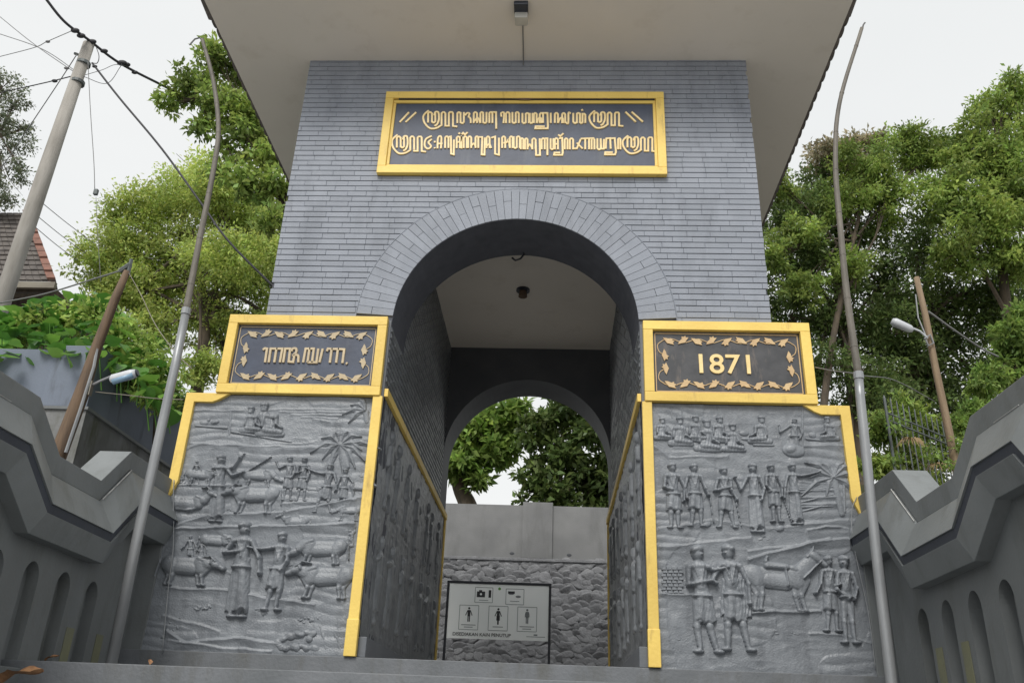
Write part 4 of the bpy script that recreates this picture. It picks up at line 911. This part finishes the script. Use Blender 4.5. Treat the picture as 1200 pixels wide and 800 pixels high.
tree('broadleaf_tree', 'sparse grey green tree at the left edge of the picture, above the tiled house roof', [(2, 100, 26, 10), (-15, 140, 35, 10), (20, 118, 16, 10), (12, 160, 26, 10), (30, 150, 12, 10), (2, 205, 26, 10), (22, 195, 14, 10), (-20, 230, 30, 10), (8, 235, 14, 10)],
     [(-60, 500, 10.5), (-50, 300, 10.5), (-25, 180, 10.2), (-5, 120, 10)], 'leaf_grey', 7000, .09, 3, r0=.12, sub=26, spread=.14)
tree('broadleaf_tree', 'dense dark green tree just right of the gate tower', [(925, 250, 45, 9), (965, 225, 45, 9.5), (935, 310, 50, 9), (990, 290, 55, 9.5), (925, 370, 45, 9), (980, 370, 55, 9.5), (1035, 330, 50, 9.5), (1040, 400, 50, 9.5), (960, 440, 50, 9), (1020, 460, 50, 9)],
     [(1010, 640, 9.3), (1005, 500, 9.3), (990, 400, 9.3), (975, 300, 9.3)], 'leaf_dark', 40000, .11, 4, r0=.18, sub=34, spread=.16)
tree('broadleaf_tree', 'light green tree with brownish blossom beside the right roof corner', [(915, 215, 24, 8.2), (935, 275, 30, 8.2), (905, 300, 26, 8.2), (1010, 200, 38, 8.4), (985, 240, 32, 8.4), (1055, 175, 36, 8.6), (1090, 180, 32, 8.6), (1040, 235, 40, 8.4), (940, 340, 26, 8.2), (1000, 310, 26, 8.2)],
     [(960, 640, 8.6), (965, 480, 8.5), (985, 350, 8.5), (1010, 240, 8.5)], 'leaf_green', 28000, .10, 5, r0=.1, sub=30, spread=.15)
tree('flowering_tree', 'pale brown tufted blossom crown above the green trees right of the roof', [(965, 185, 20, 8.9), (990, 175, 20, 8.9), (1015, 165, 18, 8.9), (1000, 195, 20, 8.9)],
     [(1000, 600, 9), (995, 400, 9), (990, 230, 9)], 'leaf_brown', 5000, .12, 6, r0=.06, sub=22)
tree('broadleaf_tree', 'tall mid green tree reaching into the upper right corner', [(1165, 125, 26, 8), (1190, 110, 28, 8), (1205, 150, 35, 8), (1150, 160, 32, 8), (1180, 195, 42, 8), (1130, 185, 32, 8), (1110, 230, 42, 8), (1165, 255, 48, 8), (1205, 230, 40, 8), (1130, 290, 42, 8), (1200, 300, 40, 8)],
     [(1210, 620, 8.6), (1190, 450, 8.5), (1175, 320, 8.4), (1165, 200, 8.2)], 'leaf_green', 33000, .115, 7, r0=.16, sub=32, spread=.16)
tree('broadleaf_tree', 'dark green tree behind the wooden lamp post on the right', [(1080, 290, 45, 10), (1100, 350, 55, 10), (1160, 340, 55, 10), (1070, 430, 50, 10), (1130, 410, 50, 10), (1190, 380, 45, 10), (1100, 470, 45, 10), (1040, 480, 40, 10), (1160, 460, 45, 10), (1060, 380, 45, 10)],
     [(1080, 640, 10), (1078, 500, 10), (1070, 400, 10), (1090, 320, 10)], 'leaf_dark', 30000, .12, 8, r0=.2, sub=32, spread=.17)
tree('garden_bush', 'bright green bush above the coping at the right edge', [(1185, 400, 26, 4.2), (1200, 430, 28, 4.2), (1165, 440, 20, 4), (1150, 455, 16, 3.9), (1200, 370, 20, 4.4), (1130, 500, 14, 3.6), (1145, 485, 18, 3.7), (1215, 400, 30, 4.2)],
     [(1190, 620, 4.2), (1185, 500, 4.2), (1190, 420, 4.2)], 'leaf_fresh', 9000, .10, 9, r0=.03, cat='bush', sub=22, spread=.17)
tree('garden_bush', 'mixed green hedge plants growing behind the iron fence', [(1035, 500, 26, 4.6), (1060, 480, 22, 4.8), (1085, 505, 26, 4.8), (1060, 535, 26, 4.6), (1105, 530, 24, 4.6), (1030, 545, 22, 4.5), (1090, 560, 20, 4.5), (1120, 500, 20, 4.8)],
     [(1065, 620, 4.8), (1065, 560, 4.8), (1062, 500, 4.8)], 'leaf_green', 10000, .085, 10, r0=.03, cat='bush', sub=22, spread=.18)
tree('broadleaf_tree', 'leafy tree with a thick leaning trunk seen through the left of the arch', [(570, 495, 26, 13.5), (598, 487, 18, 13.5), (555, 520, 24, 13.5), (580, 530, 22, 13.5), (540, 545, 22, 13.5), (560, 560, 16, 13.5), (595, 510, 16, 13.5), (610, 478, 12, 13.5), (530, 510, 20, 13.5)],
     [(553, 625, 13.8), (548, 592, 13.8), (536, 560, 13.8), (538, 500, 13.8)], 'leaf_fresh', 4600, .25, 11, r0=.3, sub=20, spread=.17, aspect=.5)
tree('broadleaf_tree', 'dark leafy tree filling the right of the arch opening', [(640, 495, 30, 13.1), (675, 480, 30, 13.3), (700, 510, 34, 13.1), (650, 535, 30, 13.1), (690, 560, 32, 13.3), (625, 560, 18, 13.0), (650, 575, 22, 13.0), (715, 470, 26, 13.3), (710, 590, 22, 13.3), (620, 515, 14, 13.0), (610, 585, 8, 13.0), (665, 590, 15, 13.0)],
     [(690, 640, 13.5), (688, 580, 13.5), (680, 530, 13.5), (670, 490, 13.5)], 'leaf_dark', 7500, .22, 12, r0=.14, sub=24, spread=.18, sh=(.35, 1.2), aspect=.5)

# ================================================================== LEFT SIDE: RETAINING WALL, HOUSE, SHRUB
CY = 2.0; c0 = at(102, 478, CY); XC = c0.x
T = thing('retaining_wall', (XC, CY, -2.2), 'stained stone retaining wall with blue grey plaster top, left behind the parapet', 'wall')
ztop = at(60, 408, CY).z; zmid = c0.z
MB().box((XC - 8, CY, -2.2), (XC, 16, zmid - .03)).build('stone_base', 'mosswall', T)
MB().box((XC - 8, CY - .03, zmid - .028), (XC + .03, 16, zmid + .012)).build('ledge', 'parapet', T, bevel=.006)
MB().box((XC - 8, CY + .04, zmid + .014), (XC - .02, 16, ztop)).build('plaster_top', 'bluewall', T)
xa = at(48, 470, CY).x
MB().box((xa, CY - .012, zmid + .014), (XC - .005, CY + .5, ztop + .04)).build('pilaster', 'bluewall', T, bevel=.01)
for k in range(9):
    zz = random.uniform(zmid - 1.9, zmid - .2); 
settle(T)
def hleaf(mname):
    bm = bmesh.new(); pts = [(0, 0), (.3, -.06), (.5, .18), (.42, .55), (0, 1.0), (-.42, .55), (-.5, .18), (-.3, -.06)]
    c = bm.verts.new((0, .45, -.08)); vs = [bm.verts.new((x, y, .05 * abs(x) * 2 + (-.12 if y > .9 else 0))) for x, y in pts]
    for i in range(8): bm.faces.new((c, vs[i], vs[(i + 1) % 8]))
    me = bpy.data.meshes.new('leaf'); bm.to_mesh(me); bm.free(); me.materials.append(M[mname]); me.polygons.foreach_set('use_smooth', [True] * len(me.polygons)); return me
hl = [hleaf('leaf_big'), hleaf('leaf_big'), hleaf('leaf_big2')]
c = at(100, 430, 2.5)
T = thing('broad_leaf_shrub', (c.x, 2.5, ztop), 'lush shrub with large heart shaped leaves spilling over the blue grey wall', 'shrub')
rr = random.Random(5)
outline_ = [(0, 372), (30, 355), (60, 350), (100, 338), (140, 352), (165, 365), (190, 405), (200, 440)]
mb = MB()
for k in range(290):
    px = rr.uniform(-30, 205); top = float(np.interp(px, [q[0] for q in outline_], [q[1] for q in outline_])); bot = 412 + (px > 125) * (px - 125) * .9
    if bot < top + 6: bot = top + 6
    py = rr.uniform(top, min(bot + 8, 505)); yy = CY + .0 + (bot - py) / 75 * 1.1 + rr.uniform(-.15, .3)
    p = at(px, py, yy); s_ = rr.uniform(.13, .27)
    o = me_obj('leaf', rr.choice(hl), None, T); e = Matrix.Rotation(rr.uniform(0, 6.28), 4, 'Z') @ Matrix.Rotation(rr.uniform(-1.0, .5), 4, 'X') @ Matrix.Rotation(rr.uniform(-.5, .5), 4, 'Y')
    o.matrix_local = Matrix.Translation(p) @ e @ Matrix.Scale(s_, 4)
    if k % 4 == 0: mb.tube([p, p + Vector((rr.uniform(-.1, .1), .15, -.45))], .007, 4, r2=.01)
mb.build('stems', 'leaf_big', T)
cs = []; 
for px in range(-20, 200, 16):
    top = float(np.interp(px, [q[0] for q in outline_], [q[1] for q in outline_])); cs.append(at(px, top + 32, CY + .75)); 
    if px > 120: cs.append(at(px, top + 60, CY + .5))
leaves('undergrowth', cs, [.26] * len(cs), 5000, .11, 'leaf_green', T, 31, sub=14, spread=.3, sh=(.8, 1.6))
settle(T)
# dark foliage hanging over the wall side
tree('garden_bush', 'dark creeper hanging down the side of the retaining wall', [(185, 450, 16, 3.5), (200, 470, 16, 4), (170, 455, 14, 3), (215, 480, 12, 4.4), (150, 445, 12, 2.6)], [(180, 520, 3.6), (182, 480, 3.6), (185, 455, 3.6)], 'leaf_dark', 5000, .08, 21, r0=.02, cat='bush', sub=16, sh=(.9, 1.6))

# house roof
YH = 9
ap = at(36, 250, YH + 1.6); fr = at(66, 330, YH); fl_ = at(-260, 300, YH); br_ = at(96, 332, YH + 3); apl = at(-230, 225, YH + 1.6)
fl_.z = fr.z; apl.z = ap.z; br_.z = fr.z
T = thing('tiled_house', (fr.x - 3, YH + 1.5, 0), 'old house with dark tiled roof and a red hip strip behind the concrete pole', 'house')
RFh = MB().add([fl_, fr, ap, apl], [(0, 1, 2, 3)]).add([fr, br_, ap], [(0, 1, 2)]).build('roof', 'rooftile', T, fix=False)
rows = 15; bmst = MB()
for i in range(rows):
    a0, a1 = i / rows, (i + 1.25) / rows; n_ = (fr - fl_).cross(apl - fl_).normalized(); n_ = -n_ if n_.y > 0 else n_
    L0, R0 = fl_.lerp(apl, a0), fr.lerp(ap, a0); L1_, R1_ = fl_.lerp(apl, min(a1, 1)), fr.lerp(ap, min(a1, 1)); K = 40
    for j in range(K):
        t0, t1 = (j + .04) / K, (j + .96) / K; o_ = n_ * (.05 + random.uniform(-.006, .012))
        p0, p1, p2, p3 = L0.lerp(R0, t0) + o_, L0.lerp(R0, t1) + o_, L1_.lerp(R1_, t1) + n_ * .015, L1_.lerp(R1_, t0) + n_ * .015
        bmst.add([p0, p1, p2, p3, p0 - o_ * .7, p1 - o_ * .7], [(0, 1, 2, 3), (4, 5, 1, 0)])
tag(bmst.build('roof_tiles', 'rooftile', RFh, fix=False), kind='stuff')
mb = MB(); K = 11
dirh = (ap - fr); wv = Vector((-.2, .0, .0)); nn = Vector((0, -.07, .06))
for i in range(K):
    a, b = fr + dirh * (i / K), fr + dirh * ((i + 1.15) / K); o_ = nn * (1.1 + .25 * (i % 2))
    MB().add([a + o_, a + wv + o_, b + wv + o_ * .7, b + o_ * .7, a, a + wv, b + wv, b], [(0, 1, 2, 3), (0, 3, 7, 4), (1, 5, 6, 2), (0, 4, 5, 1)]).build('hip_tile', 'redtile', RFh)
MB().add([fl_ + Vector((0, -.03, -.02)), fr + Vector((0, -.03, -.02)), fr + Vector((0, -.03, -.17)), fl_ + Vector((0, -.03, -.17)), fl_ + Vector((0, .06, -.02)), fr + Vector((0, .06, -.02)), fr + Vector((0, .06, -.17)), fl_ + Vector((0, .06, -.17))],
         [(0, 1, 2, 3), (7, 6, 5, 4), (3, 2, 6, 7), (0, 4, 5, 1), (1, 5, 6, 2), (0, 3, 7, 4)]).build('fascia_board', 'fascia', RFh)
MB().box((fl_.x, YH + .25, 0), (fr.x - .12, YH + 3, fr.z - .05)).build('wall', 'bark', T)
MB().add([fl_ + Vector((0, .1, -.25)), fr + Vector((.1, .1, -.25)), fr + Vector((.3, -.9, -.75)), fl_ + Vector((0, -.9, -.75))], [(0, 1, 2, 3)]).build('lean_to_roof', 'rooftile', T, fix=False)
settle(T)

# ================================================================== POLES, LAMPS, CABLES
b_, t_ = at(52, 205, 5), at(104, 52, 5)
T = thing('utility_pole', (b_.x, 5, zmid), 'thick weathered concrete utility pole carrying cables at upper left', 'utility pole')
MB().tube([(b_.x - .12, 5, -.5), (b_.x, 5, b_.z), (t_.x, 5, t_.z)], [.16, .135, .105], 18).build('shaft', 'concrete', T, smooth=True)
for x, y_ in ((98, 75), (91, 97)): q = at(x, y_, 5); MB().tube([(q.x, 5, q.z - .03), (q.x, 5, q.z + .03)], .13, 14).build('clamp_band', 'iron', T)
mb = MB(); q = at(91, 64, 5); mb.tube([q, at(88, 63, 4.9)], .03, 6); q = at(108, 48, 5); mb.tube([at(104, 52, 5), q], .045, 6); mb.build('bracket', 'iron', T); settle(T)
def cable(pts, r, label, m='wire', sag=None, name='power_cable', extra=()):
    P = [at(*p) for p in pts]; cv = curve(P, 8) if len(P) > 2 else P
    mb = MB(); mb.tube(cv, r, 6)
    for (x, y_, Y_, rr_) in extra: c = at(x, y_, Y_); mb.ball(c, rr_ * 1.8, rr_, rr_)
    return tag(mb.build(name, m, smooth=True), label, 'cable', 'overhead cables at the concrete pole')
cable([(50, -6, 4), (75, 25, 4.4), (104, 47, 4.9), (140, 74, 5.6), (190, 100, 6.4), (240, 125, 7.2)], .026, 'thick black cable bundle crossing the top of the concrete pole', extra=((88, 36, 4.6, .05), (95, 42, 4.75, .05), (108, 49, 4.95, .05), (122, 60, 5.2, .045), (143, 74, 5.6, .06), (148, 76, 5.7, .05), (158, 85, 5.9, .04)))
cable([(108, 74, 4.9), (140, 115, 4.9), (190, 175, 4.9), (237, 240, 4.9), (270, 285, 4.95), (330, 345, 5.2)], .02, 'black cable descending from the concrete pole towards the gate roof tree', extra=((111, 78, 4.9, .03),))
cable([(103, 72, 4.9), (106, 130, 4.9), (110, 190, 4.9), (111, 221, 4.9)], .007, 'thin wire hanging straight down with a small weight box', 'wirelight')
c = at(112.5, 225, 4.9); tag(MB().box((c.x - .035, 4.87, c.z - .06), (c.x + .035, 4.93, c.z + .05)).build('cable_weight', 'iron', bevel=.008), 'small dark box hanging on the thin vertical wire', 'cable box')
cable([(112.5, 231, 4.9), (114, 265, 4.9), (118, 330, 4.9)], .005, 'thin lower wire below the small hanging box', 'wirelight')
cable([(-6, 15, 6), (40, 52, 5.5), (92, 88, 5)], .008, 'thin pale wire from the upper left corner to the pole', 'wirelight')
cable([(-6, 38, 6), (50, 58, 5.5), (95, 88, 5)], .008, 'second thin pale wire sagging to the pole', 'wirelight')
cable([(-6, 68, 6.5), (40, 56, 6.2), (55, 49, 6), (85, 36, 5.8)], .008, 'thin wire with a small dark joint at far upper left', 'wirelight', extra=((56, 49, 6, .03),))
cable([(90, 64, 4.9), (70, 95, 5.2), (40, 140, 5.8), (10, 185, 6.3), (-10, 210, 6.6)], .009, 'slack wire falling left from the bracket of the concrete pole', 'wirelight', extra=((78, 80, 5.05, .03),))
cable([(-6, 110, 6), (40, 100, 5.6), (66, 94, 5.3), (90, 88, 5)], .012, 'dark wire with a joint meeting the pole clamps from the left', extra=((64, 95, 5.3, .035),))
cable([(100, 88, 5), (120, 82, 5), (135, 76, 5.3), (150, 78, 5.7)], .006, 'looped service wire beside the pole clamps')
cable([(98, 90, 5), (125, 98, 5), (140, 80, 5.4), (143, 74, 5.6)], .006, 'lower looped service wire beside the pole clamps')
cable([(113, 56, 5), (116, 66, 5), (114, 74, 5), (108, 74, 5)], .008, 'short curled wire hanging at the pole top')
for k, (a, b, lab) in enumerate((((46, 235), (110, 285), 'upper thin wire crossing the sky beside the house roof'), ((40, 250), (100, 297), 'middle thin wire crossing the sky beside the house roof'), ((40, 265), (90, 305), 'lower thin wire crossing the sky beside the house roof'))):
    cable([(a[0], a[1], 5), ((a[0] + b[0]) / 2, (a[1] + b[1]) / 2 + 1, 6.5), (b[0], b[1], 8)], .007, lab, 'wirelight')

# leaning brown post with lamp, left
Yp = 1.25
b_, t_ = at(70, 530, Yp), at(150, 315, Yp)
T = thing('wooden_post', at(40, 610, Yp), 'brown leaning wooden post with a white tube lamp, behind the left parapet', 'lamp post')
pts = [at(40, 610, Yp), at(74, 518, Yp), at(96, 460, Yp), at(114, 405, Yp), at(135, 350, Yp), at(149, 318, Yp)]
MB().tube(pts, [.095, .09, .082, .062, .052, .04], 12).build('post', 'wood', T, smooth=True)
mb = MB(); mb.tube([at(77, 530, Yp - .05), at(94, 480, Yp - .05), at(110, 430, Yp - .05), at(117, 392, Yp - .02)], .018, 6); mb.build('conduit', 'pipe', T)
mb = MB(); mb.tube([at(140, 318, Yp), at(152, 310, Yp)], .03, 6); mb.tube([at(150, 322, Yp), at(154, 304, Yp)], .022, 6); mb.build('post_bracket', 'iron', T)
MB().tube([at(106, 452, Yp - .06), at(118, 446, Yp - .1), at(130, 441, Yp - .1)], .014, 8).build('lamp_arm', 'pipe', T)
MB().box(at(104, 462, Yp - .1), at(110, 448, Yp - .04)).build('lamp_clamp', 'fascia', T)
a, b = at(129, 445, Yp - .1), at(160, 437, Yp - .1)
MB().tube([a, a.lerp(b, .1), a.lerp(b, .8), b], [.025, .055, .058, .045], 14).build('lamp_head', 'lampwhite', T, smooth=True)
a2, b2 = a + Vector((.05, -.025, -.035)), b + Vector((-.02, -.025, -.035)); MB().tube([a2, b2], .034, 12).build('lamp_tube', 'lampblue', T, smooth=True)
MB().tube([b, b + (b - a) * .06], [.046, .035], 14).build('lamp_cap', 'lampdark', T)
settle(T)
def wire2(pts, r, label, m='wirelight'):
    cv = curve([at(*p) for p in pts], 6); tag(MB().tube(cv, r, 5).build('service_wire', m, smooth=True), label, 'wire')
wire2([(150, 318, 1.25), (165, 345, 1.1), (182, 380, .6), (205, 412, -.2), (225, 432, -.5)], .005, 'pale rope from the brown post top down to the left flagpole', 'fascia')
wire2([(112, 459, 1.2), (150, 463, .9), (185, 467, .3), (215, 468, .05)], .0045, 'horizontal pale wire from the lamp to the left gold frame', 'fascia')
wire2([(0, 355, 2.6), (50, 345, 2.4), (100, 330, 1.8), (145, 316, 1.25)], .011, 'grey cable sagging across the shrub to the brown post')
# right wooden post
Yp = 3.0
T = thing('wooden_post', at(1128, 600, Yp), 'thin brown wooden post with a white street lamp, behind the right parapet', 'lamp post')
MB().tube([at(1135, 620, Yp), at(1115, 520, Yp), at(1096, 430, Yp), at(1084, 368, Yp), at(1074, 325, Yp)], [.056, .05, .045, .042, .036], 10).build('post', 'tanwood', T, smooth=True)
MB().tube([at(1087, 396, Yp - .06), at(1078, 388, Yp - .1), at(1066, 383, Yp - .1)], .014, 8).build('lamp_arm', 'lampwhite', T)
a, b = at(1070, 387, Yp - .1), at(1045, 376, Yp - .1)
MB().tube([a, a.lerp(b, .15), a.lerp(b, .85), b], [.03, .055, .062, .04], 12).build('lamp_head', 'lampwhite', T, smooth=True)
MB().tube([at(1083, 397, Yp - .07), at(1090, 392, Yp - .07), at(1094, 402, Yp - .07), at(1088, 405, Yp - .07), at(1085, 398, Yp - .07)], .012, 6).build('lamp_clamp', 'pipe', T)
mb = MB(); mb.tube([at(1073, 345, Yp - .06), at(1076, 372, Yp - .06), at(1086, 396, Yp - .06)], .01, 5); mb.build('conduit', 'pipe', T)
settle(T)
wire2([(1088, 365, 3), (1120, 388, 3.2), (1150, 408, 3.4), (1170, 418, 3.5)], .014, 'pale grey cable falling right from the wooden post')
wire2([(1000, 437, -.9), (975, 434, -.5), (955, 430, -.05)], .006, 'thin wire from the right flagpole to the gate plaque')
wire2([(1012, 440, -.9), (1050, 446, 1), (1095, 470, 2.9)], .005, 'thin wire from the right flagpole to the wooden post')
wire2([(204, 562, -.06), (203, 585, -.06), (203, 640, -.06), (197, 690, -.06), (190, 765, -.06)], .0045, 'thin white wire running down the left edge of the left relief', 'pipe')
wire2([(1004, 582, -.06), (998, 600, -.06), (1001, 640, -.06), (1018, 720, -.06), (1026, 785, -.06)], .0035, 'thin pale wire running down the right edge of the right relief', 'pipe')

# iron fence on the right
T = thing('iron_fence', at(1075, 560, 3.6), 'grey iron bar fence in front of the hedge, beyond the right parapet', 'fence')
def fpt(u, v):                                    # u along, v 0 top rail 1 bottom
    a = at(1038, 478, 3.0); b = at(1118, 512, 4.6); p = a.lerp(b, u); return Vector((p.x, p.y, p.z - v * 1.0))
for i in range(13):
    u = i / 12; p0, p1 = fpt(u, -.14), fpt(u, 1.1); r = .018 if i == 0 else .009
    MB().tube([p1, p0 + Vector((0, 0, .0)), p0 + Vector((0, 0, .04))], [r, r, .003], 6).build('post' if i == 0 else 'bar', 'iron', T)
for v in (.06, .16, 1.0): MB().tube([fpt(0, v), fpt(1, v)], .014, 6).build('rail', 'iron', T)
settle(T)
c = at(1075, 560, 3.2); tag(MB().box((c.x - 1.4, 2.4, -2.2), (c.x + 6, 8.4, at(1070, 585, 3).z)).build('terrace', 'earth'), kind='structure')
# dry palm straw tufts on the fence
for (px, py, n_, sz, lab) in ((1068, 518, 26, 16, 'dry straw coloured frond caught on the iron fence bars'), (1100, 548, 22, 14, 'smaller dry straw tuft low on the iron fence')):
    mb = MB(); rr = random.Random(px)
    for k in range(n_):
        a = at(px, py - 4, 3.1); ang = math.pi * (k + .5) / n_ * 1.0 + rr.uniform(-.1, .1); e = at(px + math.cos(ang) * sz * 1.3, py + 8 - math.sin(ang) * 5 + rr.uniform(-2, 3), 3.0 + rr.uniform(-.1, .15)); mid = (a + e) / 2 + Vector((0, 0, .06))
        w2 = Vector((.010, 0, .006)); mb.add([a - w2, a + w2, mid + w2, mid - w2, e], [(0, 1, 2, 3), (3, 2, 4)])
    tag(mb.build('dry_frond', 'leaf_straw', fix=False), lab, 'frond')

# dead leaves on the lower landing
def dead_leaf(px, py, z, s, rz, lab):
    p = at(px, py, z, 2) if False else None
rr = random.Random(3)
def dleaf(x, y, z, s, rz, lab, tilt=.5):
    bm = bmesh.new(); N = 9; rows = []
    for i in range(N + 1):
        t = i / N; wd = .32 * math.sin(math.pi * min(1, t * .97 + .02)) ** .8 * (1 + .12 * math.sin(t * 23))
        rows.append([bm.verts.new((k * wd, t, .22 * abs(k) * wd * 2 + .1 * math.sin(t * 5 + k) + .12 * t * t)) for k in (-1, -.5, 0, .5, 1)])
    for a, b in zip(rows, rows[1:]):
        for i in range(4): bm.faces.new((a[i], a[i + 1], b[i + 1], b[i]))
    me = bpy.data.meshes.new('dead_leaf'); bm.to_mesh(me); bm.free()
    o = me_obj('dead_leaf', me, 'deadleaf', None, True); o.matrix_world = Matrix.Translation((x, y, z)) @ Matrix.Rotation(rz, 4, 'Z') @ Matrix.Rotation(tilt, 4, 'X') @ Matrix.Scale(s, 4)
    tag(o, lab, 'leaf')
p = at(-2, 799, -2.15)
dleaf(p.x, -2.15, p.z, .26, -1.45, 'large curled brown leaf in the bottom left corner of the steps', .25)
p = at(52, 775, -1.6); dleaf(p.x, -1.6, -.215, .09, -1.2, 'small brown leaf on the landing edge at lower left', .4)
p = at(176, 779, -1.62); dleaf(p.x, -1.62, -.215, .05, .6, 'tiny yellow leaf on the landing edge below the left relief', .7)
p = at(165, 778, -.5)
# small marks on the eave soffit, and ivy on the terrace wall
for px, py, r_ in ((630, 54, .035), (905, 160, .03), (508, 30, .012), (700, 42, .01), (760, 28, .015)):
    q = at(px, py, ZT, 2); o = MB().ball((q.x, q.y, ZT - .001), r_, r_ * .8, .004).build('stain', 'wood', None); o.parent = SO; o.matrix_parent_inverse = Matrix.Translation((0, -2.5, 0))
tree('garden_bush', 'loose leafy twigs reaching in front of the iron fence', [(1050, 500, 10, 2.8), (1092, 528, 13, 2.8), (1110, 545, 10, 2.8), (1048, 540, 10, 2.8), (1120, 520, 10, 2.9)],
     [(1085, 610, 2.8), (1085, 570, 2.8), (1088, 540, 2.8)], 'leaf_fresh', 330, .07, 41, r0=.015, cat='bush', sub=12, spread=.25)
